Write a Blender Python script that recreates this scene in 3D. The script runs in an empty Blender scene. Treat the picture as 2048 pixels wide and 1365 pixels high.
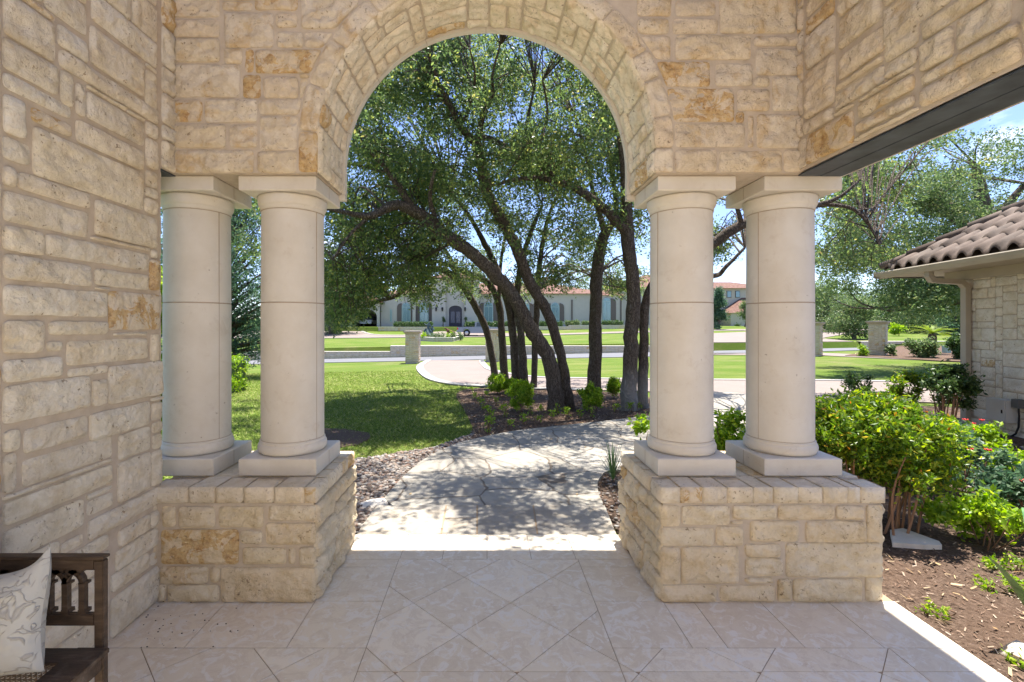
import bpy, bmesh, math, random
import numpy as np
from mathutils import Vector
R = math.radians
sc = bpy.context.scene
col = sc.collection
# ------------------------------------------------------------------ camera
H0 = 1.55; F = 950.0; CX = 972.0; CY = 649.0
cam = bpy.data.cameras.new('camera'); camo = bpy.data.objects.new('camera', cam); col.objects.link(camo)
camo.location = (0, 0, H0); camo.rotation_euler = (R(90), 0, 0)
cam.sensor_width = 36; cam.lens = 36*F/2048
cam.shift_x = (1024-CX)/2048; cam.shift_y = -(682.5-CY)/2048
cam.clip_start = .05; cam.clip_end = 1500
sc.camera = camo
# ------------------------------------------------------------------ world, sun, exposure
SD = Vector((.11, .13, .985)).normalized()
elev = math.asin(SD.z); azim = math.atan2(SD.x, SD.y)
w = bpy.data.worlds.new('World'); sc.world = w; w.use_nodes = True
nt = w.node_tree; nt.nodes.clear()
out = nt.nodes.new('ShaderNodeOutputWorld'); bg = nt.nodes.new('ShaderNodeBackground')
sky = nt.nodes.new('ShaderNodeTexSky'); sky.sky_type = 'NISHITA'; sky.sun_disc = False
sky.sun_elevation = elev; sky.sun_rotation = azim; sky.air_density = .85; sky.dust_density = .1; sky.ozone_density = 3.5
tc = nt.nodes.new('ShaderNodeTexCoord'); mp = nt.nodes.new('ShaderNodeMapping'); mp.inputs['Scale'].default_value = (1, 1, 2.2)
mp.inputs['Location'].default_value = (.35, .1, .2)
ns = nt.nodes.new('ShaderNodeTexNoise'); ns.inputs['Scale'].default_value = 3.2; ns.inputs['Detail'].default_value = 8; ns.inputs['Roughness'].default_value = .55
rp = nt.nodes.new('ShaderNodeValToRGB'); rp.color_ramp.elements[0].position = .60; rp.color_ramp.elements[1].position = .78
rp.color_ramp.elements[0].color = (0, 0, 0, 1); rp.color_ramp.elements[1].color = (.8, .8, .8, 1)
mx = nt.nodes.new('ShaderNodeMixRGB'); mx.inputs['Color2'].default_value = (9.5, 9.6, 9.8, 1)
L = nt.links.new
L(tc.outputs['Generated'], mp.inputs['Vector']); L(mp.outputs[0], ns.inputs['Vector']); L(ns.outputs['Fac'], rp.inputs['Fac'])
L(rp.outputs[0], mx.inputs['Fac']); tint = nt.nodes.new('ShaderNodeMixRGB'); tint.blend_type = 'MULTIPLY'; tint.inputs['Fac'].default_value = 1; tint.inputs['Color2'].default_value = (.98, .90, 1.0, 1); L(sky.outputs[0], tint.inputs['Color1']); L(tint.outputs[0], mx.inputs['Color1']); L(mx.outputs[0], bg.inputs['Color'])
bg.inputs['Strength'].default_value = .07; L(bg.outputs[0], out.inputs['Surface'])
sun = bpy.data.lights.new('sun', 'SUN'); sun.energy = 3.0; sun.angle = R(.5); sun.color = (1, .955, .88)
suno = bpy.data.objects.new('sun', sun); col.objects.link(suno)
suno.rotation_euler = SD.to_track_quat('Z', 'Y').to_euler()
sc.view_settings.view_transform = 'Standard'; sc.view_settings.look = 'None'; sc.view_settings.gamma = 1
sc.view_settings.exposure = 2.22
sc.cycles.max_bounces = 10; sc.cycles.diffuse_bounces = 6; sc.cycles.transmission_bounces = 4
sc.cycles.use_denoising = True

# ------------------------------------------------------------------ terrain height and picture-to-world helpers
def lerp(a, b, t): return a+(b-a)*t
def T(x, y):
    xc = min(max(x, -14.), 26.)
    s = min(max((y-4)/20.4, 0), 1)
    low = -.05-.35*s+.021*xc*s
    if y <= 29.4: return low
    step = .68-.014*max(xc, 0)
    hi = low+step
    xr = max(xc, 0)
    keys = [(29.6, hi), (44, .14+.022*xr), (58, .0+.030*xr), (60, .08+.03*xr), (66, .55+.02*xr), (66.2, 1.15), (90, 1.3), (200, 4), (900, 12)]
    if y < 29.6: return lerp(low, hi, (y-29.4)/.2)
    for (a, za), (b, zb) in zip(keys, keys[1:]):
        if y <= b: return lerp(za, zb, (y-a)/(b-a))
    return 12.
def P(px, py, Y):
    return Vector(((px-CX)/F*Y, Y, H0-(py-CY)/F*Y))
def G(px, py):
    kx, kz = (px-CX)/F, (py-CY)/F
    y = 2.; st = .05
    while y < 400:
        if H0-kz*y <= T(kx*y, y): break
        y += st*(1+y*.05)
    lo, hi = y-st*(1+y*.05), y
    for _ in range(20):
        m = (lo+hi)/2
        if H0-kz*m <= T(kx*m, m): hi = m
        else: lo = m
    return (kx*hi, hi)

# ------------------------------------------------------------------ object helpers
def tag(o, label=None, cat=None, group=None, kind=None):
    if label: o['label'] = label
    if cat: o['category'] = cat
    if group: o['group'] = group
    if kind: o['kind'] = kind
    return o
def thing(name, label, cat, loc=(0, 0, 0), rz=0, group=None):
    o = bpy.data.objects.new(name, None); col.objects.link(o); o.location = loc; o.rotation_euler.z = rz
    o.empty_display_size = .1
    return tag(o, label, cat, group)
class MB:
    def __init__(s): s.v = []; s.loops = []; s.sz = []; s.mi = []; s.n = 0; s.sm = []
    def add(s, verts, faces, mat=0, smooth=False):
        verts = np.asarray(verts, float).reshape(-1, 3)
        if isinstance(faces, np.ndarray):
            s.loops.append((faces+s.n).ravel()); s.sz.append(np.full(len(faces), faces.shape[1])); k = len(faces)
        else:
            s.loops.append(np.concatenate([np.asarray(f) for f in faces])+s.n); s.sz.append(np.array([len(f) for f in faces])); k = len(faces)
        s.mi.append(np.full(k, mat)); s.sm.append(np.full(k, smooth)); s.v.append(verts); s.n += len(verts)
    def box(s, x0, x1, y0, y1, z0, z1, mat=0):
        v = [(x, y, z) for z in (z0, z1) for y in (y0, y1) for x in (x0, x1)]
        s.add(v, np.array([[0, 2, 3, 1], [4, 5, 7, 6], [0, 1, 5, 4], [2, 6, 7, 3], [0, 4, 6, 2], [1, 3, 7, 5]]), mat)
    def obox(s, c, ax, ay, az, mat=0):     # oriented box: centre and three half axes
        c, ax, ay, az = map(Vector, (c, ax, ay, az))
        v = [c+ax*i+ay*j+az*k for k in (-1, 1) for j in (-1, 1) for i in (-1, 1)]
        s.add(v, np.array([[0, 2, 3, 1], [4, 5, 7, 6], [0, 1, 5, 4], [2, 6, 7, 3], [0, 4, 6, 2], [1, 3, 7, 5]]), mat)
    def grid(s, A, mat=0, smooth=True):    # A: (n,m,3)
        n, m = A.shape[:2]; i = np.arange(n*m).reshape(n, m)
        f = np.stack([i[:-1, :-1], i[1:, :-1], i[1:, 1:], i[:-1, 1:]], -1).reshape(-1, 4)
        s.add(A.reshape(-1, 3), f, mat, smooth)
    def lathe(s, prof, c=(0, 0), n=48, mat=0, smooth=True):
        a = np.linspace(0, 2*np.pi, n+1)
        A = np.array([[(c[0]+r*np.cos(t), c[1]+r*np.sin(t), z) for t in a] for r, z in prof])
        s.grid(A, mat, smooth)
    def tube(s, pts, rad, n=8, mat=0, smooth=True, rough=0, seed=0, cap=True):
        pts = np.asarray(pts, float); k = len(pts)
        d = np.gradient(pts, axis=0); d /= np.linalg.norm(d, axis=1)[:, None]+1e-9
        up = np.array([0, 0, 1.]) if abs(d[0][2]) < .9 else np.array([1., 0, 0])
        A = np.zeros((k, n+1, 3)); th = np.linspace(0, 2*np.pi, n+1)
        rg = np.random.RandomState(seed)
        u = np.cross(d[0], up); u /= np.linalg.norm(u)
        for i in range(k):
            u = u-d[i]*u.dot(d[i]); u /= np.linalg.norm(u)+1e-9
            v = np.cross(d[i], u)
            rr = np.full(n+1, rad[i])
            if rough: j = 1+rough*rg.uniform(-1, 1, n+1); j[-1] = j[0]; rr = rr*j
            A[i] = pts[i]+np.outer(np.cos(th)*rr, u)+np.outer(np.sin(th)*rr, v)
        s.grid(A, mat, smooth)
        if cap:
            for i in (0, k-1): s.add(A[i][:-1], [list(range(n))], mat)
    def ext(s, poly, y0, y1, mat=0, axis='y'):   # extrude an (x,z) outline along y, or (y,z) along x, or (x,y) along z
        n = len(poly); f = {'y': lambda p, t: (p[0], t, p[1]), 'x': lambda p, t: (t, p[0], p[1]), 'z': lambda p, t: (p[0], p[1], t)}[axis]
        v = [f(p, y0) for p in poly]+[f(p, y1) for p in poly]
        s.add(v, [list(range(n))[::-1], list(range(n, 2*n))]+[[i, (i+1) % n, n+(i+1) % n, n+i] for i in range(n)], mat)
    def build(s, name, mats, parent=None):
        me = bpy.data.meshes.new(name); V = np.concatenate(s.v); lp = np.concatenate(s.loops).astype(np.int32)
        sz = np.concatenate(s.sz).astype(np.int32)
        me.vertices.add(len(V)); me.vertices.foreach_set('co', V.ravel().astype(np.float32))
        me.loops.add(len(lp)); me.loops.foreach_set('vertex_index', lp)
        me.polygons.add(len(sz)); st = np.concatenate([[0], np.cumsum(sz)[:-1]]).astype(np.int32)
        me.polygons.foreach_set('loop_start', st)
        try: me.polygons.foreach_set('loop_total', sz)
        except Exception: pass
        me.polygons.foreach_set('material_index', np.concatenate(s.mi).astype(np.int32))
        me.polygons.foreach_set('use_smooth', np.concatenate(s.sm).astype(bool))
        me.update(calc_edges=True); me.validate()
        for m in (mats if isinstance(mats, (list, tuple)) else [mats]): me.materials.append(m)
        o = bpy.data.objects.new(name, me); col.objects.link(o)
        if parent:
            o.parent = parent
            if parent.type == 'EMPTY': pass
        return o
def arr(p): return np.array(p, float)

# ------------------------------------------------------------------ noise
def _h(ix, iy, iz, seed):
    n = (ix.astype(np.int64)*374761393+iy.astype(np.int64)*668265263+iz.astype(np.int64)*2147483647+seed*974634777) & 0x7fffffff
    n = ((n ^ (n >> 13))*1274126177) & 0x7fffffff
    return ((n ^ (n >> 16)) & 0xffff)/65535.
def vnoise(x, y, z=0, seed=0):
    x = np.asarray(x, float); y = np.asarray(y, float)+0*x; z = np.asarray(z, float)+0*x
    ix, iy, iz = np.floor(x), np.floor(y), np.floor(z); fx, fy, fz = x-ix, y-iy, z-iz
    fx, fy, fz = [f*f*(3-2*f) for f in (fx, fy, fz)]
    r = 0
    for a in (0, 1):
        for b in (0, 1):
            for c in (0, 1):
                r = r+_h(ix+a, iy+b, iz+c, seed)*(fx if a else 1-fx)*(fy if b else 1-fy)*(fz if c else 1-fz)
    return r*2-1
def fbm(x, y, z=0, seed=0, o=4):
    r = 0; a = 1; t = 0
    for i in range(o):
        r = r+a*vnoise(x*2**i, y*2**i, np.asarray(z)*2**i, seed+i); t += a; a *= .5
    return r/t

# ------------------------------------------------------------------ materials
class NT:
    def __init__(s, name, rough=.8, spec=.3):
        s.m = bpy.data.materials.new(name); s.m.use_nodes = True; s.t = s.m.node_tree
        s.b = s.t.nodes['Principled BSDF']; s.o = s.t.nodes['Material Output']
        s.b.inputs['Roughness'].default_value = rough; s.b.inputs['Specular IOR Level'].default_value = spec
        s.geo = s.t.nodes.new('ShaderNodeNewGeometry'); s.tc = s.t.nodes.new('ShaderNodeTexCoord')
    def n(s, ty, **k):
        x = s.t.nodes.new(ty)
        for a, v in k.items():
            if a in x.inputs: x.inputs[a].default_value = v
            else: setattr(x, a, v)
        return x
    def l(s, a, b): s.t.links.new(a, b)
    def pos(s, scale=(1, 1, 1), rot=(0, 0, 0)):
        m = s.n('ShaderNodeMapping'); m.inputs['Scale'].default_value = scale; m.inputs['Rotation'].default_value = rot
        s.l(s.tc.outputs['Object'], m.inputs['Vector']); return m.outputs[0]
    def noise(s, scale, detail=6, rough=.6, vec=None, dist=0):
        x = s.n('ShaderNodeTexNoise', Scale=scale, Detail=detail, Roughness=rough, Distortion=dist)
        s.l(vec if vec is not None else s.tc.outputs['Object'], x.inputs['Vector']); return x.outputs['Fac']
    def ramp(s, fac, stops, interp='LINEAR'):
        r = s.n('ShaderNodeValToRGB'); e = r.color_ramp; e.interpolation = interp
        while len(e.elements) < len(stops): e.elements.new(.5)
        for el, (p, c) in zip(e.elements, stops):
            el.position = p; el.color = (c if isinstance(c, (tuple, list)) else (c, c, c))[:3]+(1,) if not isinstance(c, (int, float)) else (c, c, c, 1)
        s.l(fac, r.inputs['Fac']); return r.outputs[0]
    def mix(s, a, b, fac, mode='MIX'):
        m = s.n('ShaderNodeMixRGB', blend_type=mode)
        for v, k in ((a, 'Color1'), (b, 'Color2'), (fac, 'Fac')):
            if hasattr(v, 'links') or hasattr(v, 'is_linked'): s.l(v, m.inputs[k])
            else: m.inputs[k].default_value = v if k == 'Fac' else (*v[:3], 1)
        return m.outputs[0]
    def math(s, op, a, b=0.):
        m = s.n('ShaderNodeMath', operation=op)
        for i, v in enumerate((a, b)):
            if hasattr(v, 'is_linked'): s.l(v, m.inputs[i])
            else: m.inputs[i].default_value = v
        return m.outputs[0]
    def bump(s, h, strength=.4, dist=.01, prev=None):
        b = s.n('ShaderNodeBump', Strength=strength, Distance=dist); s.l(h, b.inputs['Height'])
        if prev is not None: s.l(prev, b.inputs['Normal'])
        return b.outputs[0]
    def done(s, colr, normal=None, rough=None):
        if hasattr(colr, 'is_linked'): s.l(colr, s.b.inputs['Base Color'])
        else: s.b.inputs['Base Color'].default_value = (*colr[:3], 1)
        if normal is not None: s.l(normal, s.b.inputs['Normal'])
        if rough is not None: s.l(rough, s.b.inputs['Roughness'])
        return s.m
def plain(name, c, rough=.7, spec=.3, metal=0, nz=.12, scale=12, bump=.15):
    k = NT(name, rough, spec); k.b.inputs['Metallic'].default_value = metal
    f = k.noise(scale)
    a = tuple(v*(1-nz) for v in c); b = tuple(min(1, v*(1+nz)) for v in c)
    return k.done(k.ramp(f, [(.3, a), (.7, b)]), k.bump(k.noise(scale*6), bump, .003))
def stone_mat(name, ochre=.5, base=(.60, .515, .385), sat=1):
    k = NT(name, .88, .2); r = k.geo.outputs['Random Per Island']
    c1 = k.ramp(r, [(0, (base[0]*1.02, base[1]*1.0, base[2]*.93)), (.25, (base[0]*1.08, base[1]*1.1, base[2]*1.12)), (.5, base), (.75, (base[0]*1.05, base[1]*1.02, base[2]*.98)), (1, (base[0]*1.1, base[1]*1.08, base[2]*1.02))])
    # soft cloudy variation
    c2 = k.mix(c1, (base[0]*.80, base[1]*.74, base[2]*.62), k.ramp(k.noise(7, 9, .74, dist=.5), [(.42, 0), (.64, .75)]))
    # ochre iron stains, strong only on some stones
    r2 = k.math('FRACT', k.math('MULTIPLY', r, 17.3))
    big = k.ramp(r2, [(1-.22*ochre-.04, .0), (1-.22*ochre, 1)])
    st = k.ramp(k.noise(9, 8, .66, dist=.8), [(.40, .12), (.49, .25), (.52, .9), (.60, .7), (.66, .95)])
    c3 = k.mix(c2, k.ramp(k.noise(26, 6, .7), [(.35, (.34, .17, .045)), (.5, (.56, .36, .14)), (.65, (.60, .44, .22))]), k.math('MULTIPLY', big, st))
    wk = k.ramp(k.noise(5.3, 7, .7, dist=.4), [(.54, 0), (.60, .45*ochre), (.68, .8*ochre+.08)])
    c4 = k.mix(c3, (.53, .35, .15), wk)
    pit = k.ramp(k.noise(48, 4, .6), [(.60, 0), (.66, .8)])
    pit = k.math('MULTIPLY', pit, k.ramp(k.noise(9, 3), [(.45, 0), (.6, 1)]))
    c5 = k.mix(c4, (.22, .15, .085), pit)
    vein = k.math('MULTIPLY', k.ramp(k.noise(10, 5, .6, dist=1.4), [(.485, 0), (.5, .5), (.515, 0)]), k.ramp(k.noise(6, 3), [(.5, 0), (.62, 1)]))
    c6 = k.mix(c5, (.25, .17, .10), vein)
    b0 = k.bump(k.noise(20, 7, .66, dist=.5), .8, .022); b1 = k.bump(k.noise(75, 5, .65), .7, .008, b0); b2 = k.bump(k.noise(140, 4, .7), .35, .003, b1)
    return k.done(c6, b2)
M = {}
M['stone'] = stone_mat('limestone_rock_face', .75, (.67, .58, .455))
M['stone_pale'] = stone_mat('pale_limestone_rock_face', .3, (.72, .66, .55))
M['stone_out'] = stone_mat('outdoor_limestone', .3, (.58, .51, .41))
k = NT('mortar', .95, .1)
M['mortar'] = k.done(k.mix((.56, .475, .375), (.46, .38, .29), k.ramp(k.noise(14), [(.35, 0), (.7, 1)])), k.bump(k.noise(90, 6, .7), .5, .004))
k = NT('cast_stone', .75, .25)
oi = k.n('ShaderNodeObjectInfo'); vm = k.n('ShaderNodeVectorMath', operation='MULTIPLY_ADD'); cb = k.n('ShaderNodeCombineXYZ')
for i_ in range(3): k.l(oi.outputs['Random'], cb.inputs[i_])
k.l(cb.outputs[0], vm.inputs[0]); vm.inputs[1].default_value = (31., 47., 13.); k.l(k.tc.outputs['Object'], vm.inputs[2]); CV = vm.outputs[0]
cc = k.mix((.66, .615, .54), (.58, .525, .44), k.ramp(k.noise(3.5, 7, .65, CV), [(.35, 0), (.7, 1)]))
cc = k.mix(cc, (.48, .40, .31), k.ramp(k.noise(9, 8, .75, CV, dist=.5), [(.56, 0), (.70, .45)]))
cc = k.mix(cc, (.22, .17, .12), k.ramp(k.noise(30, 3, .5, CV), [(.72, 0), (.77, .6)]))
M['cast'] = k.done(cc, k.bump(k.noise(160, 3), .12, .002))
k = NT('floor_travertine', .42, .35)
r = k.geo.outputs['Random Per Island']
c = k.ramp(r, [(0, (.66, .57, .44)), (.35, (.74, .655, .515)), (.7, (.69, .605, .475)), (1, (.78, .70, .565))])
c = k.mix(c, (.60, .50, .38), k.ramp(k.noise(7, 9, .75, dist=1.), [(.46, 0), (.55, .6), (.60, .15)]))
c = k.mix(c, (.74, .69, .61), k.ramp(k.noise(11, 8, .7, dist=1.5), [(.52, 0), (.58, .9)]))
c = k.mix(c, (.45, .35, .25), k.ramp(k.noise(30, 5, .6), [(.66, 0), (.73, .35)]))
c = k.mix(c, (.50, .36, .22), k.ramp(k.noise(2.2, 7, .75, dist=.6), [(.60, 0), (.66, .55), (.70, .2)]))
M['floor'] = k.done(c, k.bump(k.noise(45, 5), .08, .003), k.ramp(k.noise(5, 5), [(.3, .36), (.7, .55)]))
M['grout'] = plain('grout', (.33, .24, .155), .95)
M['dark_metal'] = plain('painted_steel_lintel', (.06, .07, .085), .5, .4, 0, .5, 7)
# ------------------------------------------------------------------ rock-faced ashlar
def sm(t): t = np.clip(t, 0, 1); return t*t*(3-2*t)
def stone(mb, mapf, x0, x1, z0, z1, Hh=.024, seed=0, cl=None, cr=None, res=.013, amp=1., mat=0):
    w_, h_ = x1-x0, z1-z0
    if w_ < .012 or h_ < .010: return
    nx = max(4, int(math.ceil(w_/res))); nz = max(4, int(math.ceil(h_/res)))
    rg = np.random.RandomState(seed & 0x7fffffff)
    ea, eb = .0013/w_, .0013/h_; s = np.concatenate([[0, 0, ea], np.linspace(0, 1, nx+1)[1:-1], [1-ea, 1, 1]]); t = np.concatenate([[0, 0, eb], np.linspace(0, 1, nz+1)[1:-1], [1-eb, 1, 1]])
    S, Tt = np.meshgrid(s, t, indexing='ij')
    Z = z0+h_*Tt
    a = np.full_like(Z, x0); b = np.full_like(Z, x1)
    if cl is not None: a = np.maximum(a, cl(Z))
    if cr is not None: b = np.minimum(b, cr(Z))
    if (b-a).max() < .02: return
    b = np.maximum(b, a+.001)
    o = rg.uniform(0, 100, 3)
    j = .0022
    rc = min(.014, w_*.25, h_*.25)
    dx = np.minimum(S, 1-S)*(b-a); dz = np.minimum(Tt, 1-Tt)*h_
    # uneven edges and softened corners
    a2 = a+j*(.6+1.6*fbm(Z*14+o[0], o[1]+0*Z, 0, seed, 3))+.35*np.clip(rc-dz, 0, rc)
    b2 = b-j*(.6+1.6*fbm(Z*14+o[2], o[1]+0*Z, 0, seed+5, 3))-.35*np.clip(rc-dz, 0, rc)
    X = a2+(b2-a2)*S
    zlo = z0+j*(.6+1.6*fbm(X*14+o[1], o[0]+0*X, 0, seed+9, 3))+.35*np.clip(rc-dx, 0, rc)
    zhi = z1-j*(.6+1.6*fbm(X*14+o[0], o[2]+0*X, 0, seed+11, 3))-.35*np.clip(rc-dx, 0, rc)
    Z2 = zlo+(zhi-zlo)*Tt
    d = np.minimum(dx, dz)
    tilt = rg.uniform(-.25, .25, 2)
    prof = .72+.28*sm(d/min(.03, .35*min(w_, h_)+.004))
    rock = .55*fbm(X*9+o[0], Z2*13+o[1], 0, seed, 4)
    rd = 1-np.abs(fbm(X*12+o[1], Z2*17+o[2], 0, seed+3, 4))*2.2
    fine = fbm(X*45, Z2*45, o[0], seed+7, 3)
    h = Hh*(prof*(1+tilt[0]*(S-.5)+tilt[1]*(Tt-.5)))+amp*(.018*rock+.013*rd+.005*fine)*sm(d/.014+.25)
    h = np.maximum(h, .006)
    h[0, :] = h[-1, :] = -.03; h[:, 0] = h[:, -1] = -.03
    A = mapf(X, Z2, h)
    mb.grid(np.stack(A, -1), mat, True)
class Wall:
    """a rectangle in wall coordinates covered with ashlar: traced stones first, random ones in the rest"""
    def __init__(s, x0, x1, z0, z1, q=.01):
        s.x0, s.x1, s.z0, s.z1, s.q = x0, x1, z0, z1, q
        s.nx = int(round((x1-x0)/q)); s.nz = int(round((z1-z0)/q)); s.g = np.zeros((s.nx, s.nz), bool); s.st = []
    def mark(s, a, b, c, d):
        i0 = max(0, int(round((a-s.x0)/s.q))); i1 = min(s.nx, int(round((b-s.x0)/s.q)))
        j0 = max(0, int(round((c-s.z0)/s.q))); j1 = min(s.nz, int(round((d-s.z0)/s.q)))
        s.g[i0:i1, j0:j1] = True
    def put(s, a, b, c, d):
        a, b = max(a, s.x0), min(b, s.x1); c, d = max(c, s.z0), min(d, s.z1)
        if b-a < .012 or d-c < .012: return
        s.st.append((a, b, c, d)); s.mark(a-.005, b+.005, c-.005, d+.005)
    def fill(s, seed=1, hs=(.08, .10, .13, .16, .2), ws=(.16, .55), jt=.006, minh=.03):
        rg = random.Random(seed); g = s.g; q = s.q
        for j in range(s.nz):
            i = 0
            while i < s.nx:
                if g[i, j]: i += 1; continue
                k = i
                wmax = int(rg.uniform(*ws)/q)
                while k < s.nx and not g[k, j] and k-i < wmax: k += 1
                # absorb a sliver on the right
                e = k
                while e < s.nx and not g[e, j] and e-k < 9: e += 1
                if e == s.nx or (e-k < 8): k = e
                hm = int(rg.choice(hs)/q); m = j
                while m < s.nz and m-j < hm and not g[i:k, m].any(): m += 1
                e = m
                while e < s.nz and e-m < 5 and not g[i:k, e].any(): e += 1
                if e == s.nz or e-m < 4: m = e
                g[i:k, j:m] = True
                if k-i >= 3 and m-j >= 3:
                    s.st.append((s.x0+i*q+jt, s.x0+k*q-jt, s.z0+j*q+jt, s.z0+m*q-jt))
                i = k
    def make(s, mb, mapf, seed, mat=0, mmat=1, cl=None, cr=None, Hh=.022, res=.013, amp=1., mortar=.008, mg=None):
        for n, (a, b, c, d) in enumerate(s.st):
            stone(mb, mapf, a, b, c, d, Hh*(.75+.5*((n*7919+seed) % 97)/97), seed*1000+n*13, cl, cr, res, amp, mat)
def sheet_grid(mb, mapf, x0, x1, z0, z1, h, res, mat, cl=None, cr=None, seed=0):
    nx = max(2, int((x1-x0)/res)); nz = max(2, int((z1-z0)/res))
    S, Z = np.meshgrid(np.linspace(0, 1, nx+1), np.linspace(z0, z1, nz+1), indexing='ij')
    a = np.full_like(Z, x0); b = np.full_like(Z, x1)
    if cl is not None: a = np.maximum(a, cl(Z))
    if cr is not None: b = np.minimum(b, cr(Z))
    b = np.maximum(b, a+1e-4)
    X = a+(b-a)*S
    mb.grid(np.stack(mapf(X, Z, h+.003*fbm(X*9, Z*9, 0, seed, 3)), -1), mat, True)

# porch dimensions
XL, XR = -1.85, 1.85; YP0, YP1 = 2.66, 3.41; YW0, YW1 = 2.80, 3.27; ZB = 2.44; ZT = 4.6; WX = .265
# ------------------------------------------------------------------ piers
def pier(name, label, x0, x1, front, caps, ox, sx, sgn, seed):
    th = thing(name, label, 'pier', ((x0+x1)/2, (YP0+YP1)/2, 0), 0, None)
    c = arr(th.location); inv = lambda X, Y, Z: (X-c[0], Y-c[1], Z-c[2])
    zc0, zc1 = .551, .643
    s_, px0, py0 = ox
    mb = MB()
    W = Wall(x0, x1, 0, zc0-.004)
    for (a, b, cc_, d) in front:
        X0 = (a/s_+px0-CX)/F*YP0; X1 = (cc_/s_+px0-CX)/F*YP0
        Z1 = H0-(b/s_+py0-CY)/F*YP0; Z0 = H0-(d/s_+py0-CY)/F*YP0
        W.put(X0, X1, max(Z0, .004), Z1)
    W.fill(seed)
    e = .014
    fr = lambda X, Z, h: inv(X, YP0-h, Z)
    W.st = [(a-(e if a < x0+.012 else 0), b+(e if b > x1-.012 else 0), q, r_) for a, b, q, r_ in W.st]
    W.make(mb, fr, seed, Hh=.02); sheet_grid(mb, fr, x0, x1, 0, zc0, .0075, .04, 1, seed=seed)
    for sd, xx in ((-1, x0), (1, x1)):
        W = Wall(YP0, YP1, 0, zc0-.004); W.fill(seed+7+sd, (.09, .12, .15, .19), (.13, .4))
        W.st = [(a-(e if a < YP0+.012 else 0), b+(e if b > YP1-.012 else 0), q, r_) for a, b, q, r_ in W.st]
        mf = lambda X, Z, h, xx=xx, sd=sd: inv(xx+sd*h, X, Z)
        W.make(mb, mf, seed+3+sd, Hh=.024, amp=1.5); sheet_grid(mb, mf, YP0, YP1, 0, zc0, .0075, .04, 1, seed=seed)
    W = Wall(x0, x1, -.06, zc0-.004); W.fill(seed+20); bk = lambda X, Z, h: inv(X, YP1+h, Z)
    W.make(mb, bk, seed+4, Hh=.02, res=.03); sheet_grid(mb, bk, x0, x1, -.06, zc0, .006, .1, 1)
    mb.build('body', [M['stone_pier'], M['mortar']], th)
    # cap course of small stones, top smooth
    cp = MB(); y0 = YP0-.012; 
    def capstone(a, b, ya, yb, n):
        rg = np.random.RandomState(n+seed)
        nx, ny, nz = max(3, int((b-a)/.015)), max(3, int((yb-ya)/.02)), 6
        x = np.linspace(a+.003, b-.003, nx+1); z = np.linspace(zc0+.002, zc1-.002, nz+1)
        out_l = sgn*0
        # top sheet
        X, Y = np.meshgrid(x, np.linspace(ya, yb, ny+1), indexing='ij')
        dj = np.minimum.reduce([X-a, b-X, Y-ya, yb-Y])
        Zt = zc1-.002+.0025*fbm(X*12, Y*12, 0, n, 3)-.004*(1-sm(dj/.012))
        cp.grid(np.stack(inv(X, Y, Zt), -1), 0, True)
        for (fix, lo, hi, ax) in ((ya, a, b, 'f'), (yb, a, b, 'b'), (a, ya, yb, 'l'), (b, ya, yb, 'r')):
            m_ = max(4, int((hi-lo)/.013))
            U, V = np.meshgrid(np.linspace(lo, hi, m_+1), z, indexing='ij')
            dd = np.minimum.reduce([U-lo, hi-U, V-z[0], z[-1]-V])
            h = (.004+.010*sm(dd/.02)+.007*fbm(U*22, V*22, n, n, 3)*sm(dd/.01))*sm(dd/.004+.0)
            if ax == 'f': A = inv(U, fix-h, V)
            elif ax == 'b': A = inv(U, fix+h, V)
            elif ax == 'l': A = inv(fix-h, U, V)
            else: A = inv(fix+h, U, V)
            cp.grid(np.stack(A, -1), 0, True)
    ed = [((a/s_+px0-CX)/F*y0, (b/s_+px0-CX)/F*y0) for a, b in caps]
    lo, hi = x0-.012, x1+(.03 if sgn > 0 else .012)
    for n, (a, b) in enumerate(ed):
        a = lo if n == 0 else a; b = hi if n == len(ed)-1 else b
        capstone(a, b, y0, y0+.15+.03*((n*5) % 3), n)
    n = 50; y = y0+.20
    while y < YP1-.02:
        d = .11+.05*((n*7) % 4)/4; y2 = min(y+d, YP1+.012)
        if YP1+.012-y2 < .06: y2 = YP1+.012
        if sgn > 0: capstone(lo, lo+.13, y, y2-.006, n); capstone(hi-.16, hi, y, y2-.006, n+1)
        else: capstone(hi-.13, hi, y, y2-.006, n)
        y = y2; n += 3
    # inner field of the cap
    a, b = (lo+.135, hi-.165) if sgn > 0 else (lo, hi-.135)
    m = 4
    for q in range(m): capstone(a+(b-a)*q/m+.002, a+(b-a)*(q+1)/m-.002, y0+.205, YP1+.01, 90+q)
    cp.box(*(np.array([lo+.012, hi-.012])-c[0]), *(np.array([y0+.012, YP1])-c[1]), zc0-.004, zc1-.009, 1)
    cp.build('cap', [M['stone_cap'], M['mortar']], th)
    return th
M['stone_pier'] = stone_mat('pier_limestone', .34, (.68, .585, .43))
M['stone_cap'] = stone_mat('cap_limestone', .22, (.70, .62, .49))
pier('stone_pier', 'low rough limestone pier beside the left wall, carrying two columns', -1.87, -.962,
     [(905, 308, 980, 422), (1000, 308, 1197, 427), (1217, 307, 1463, 425), (1490, 303, 1755, 387), (1478, 400, 1755, 517), (900, 437, 1328, 628), (1338, 440, 1460, 513), (1352, 535, 1590, 627), (1603, 537, 1640, 627), (1662, 532, 1750, 630), (895, 640, 1158, 735), (1170, 640, 1225, 728), (1230, 645, 1748, 835), (936, 740, 1218, 835), (885, 740, 928, 835), (885, 310, 897, 640)],
     [(878, 1037), (1043, 1186), (1195, 1340), (1352, 1505), (1520, 1680), (1686, 1765)], (2.7676, 0, 900), None, -1, 11)
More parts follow.
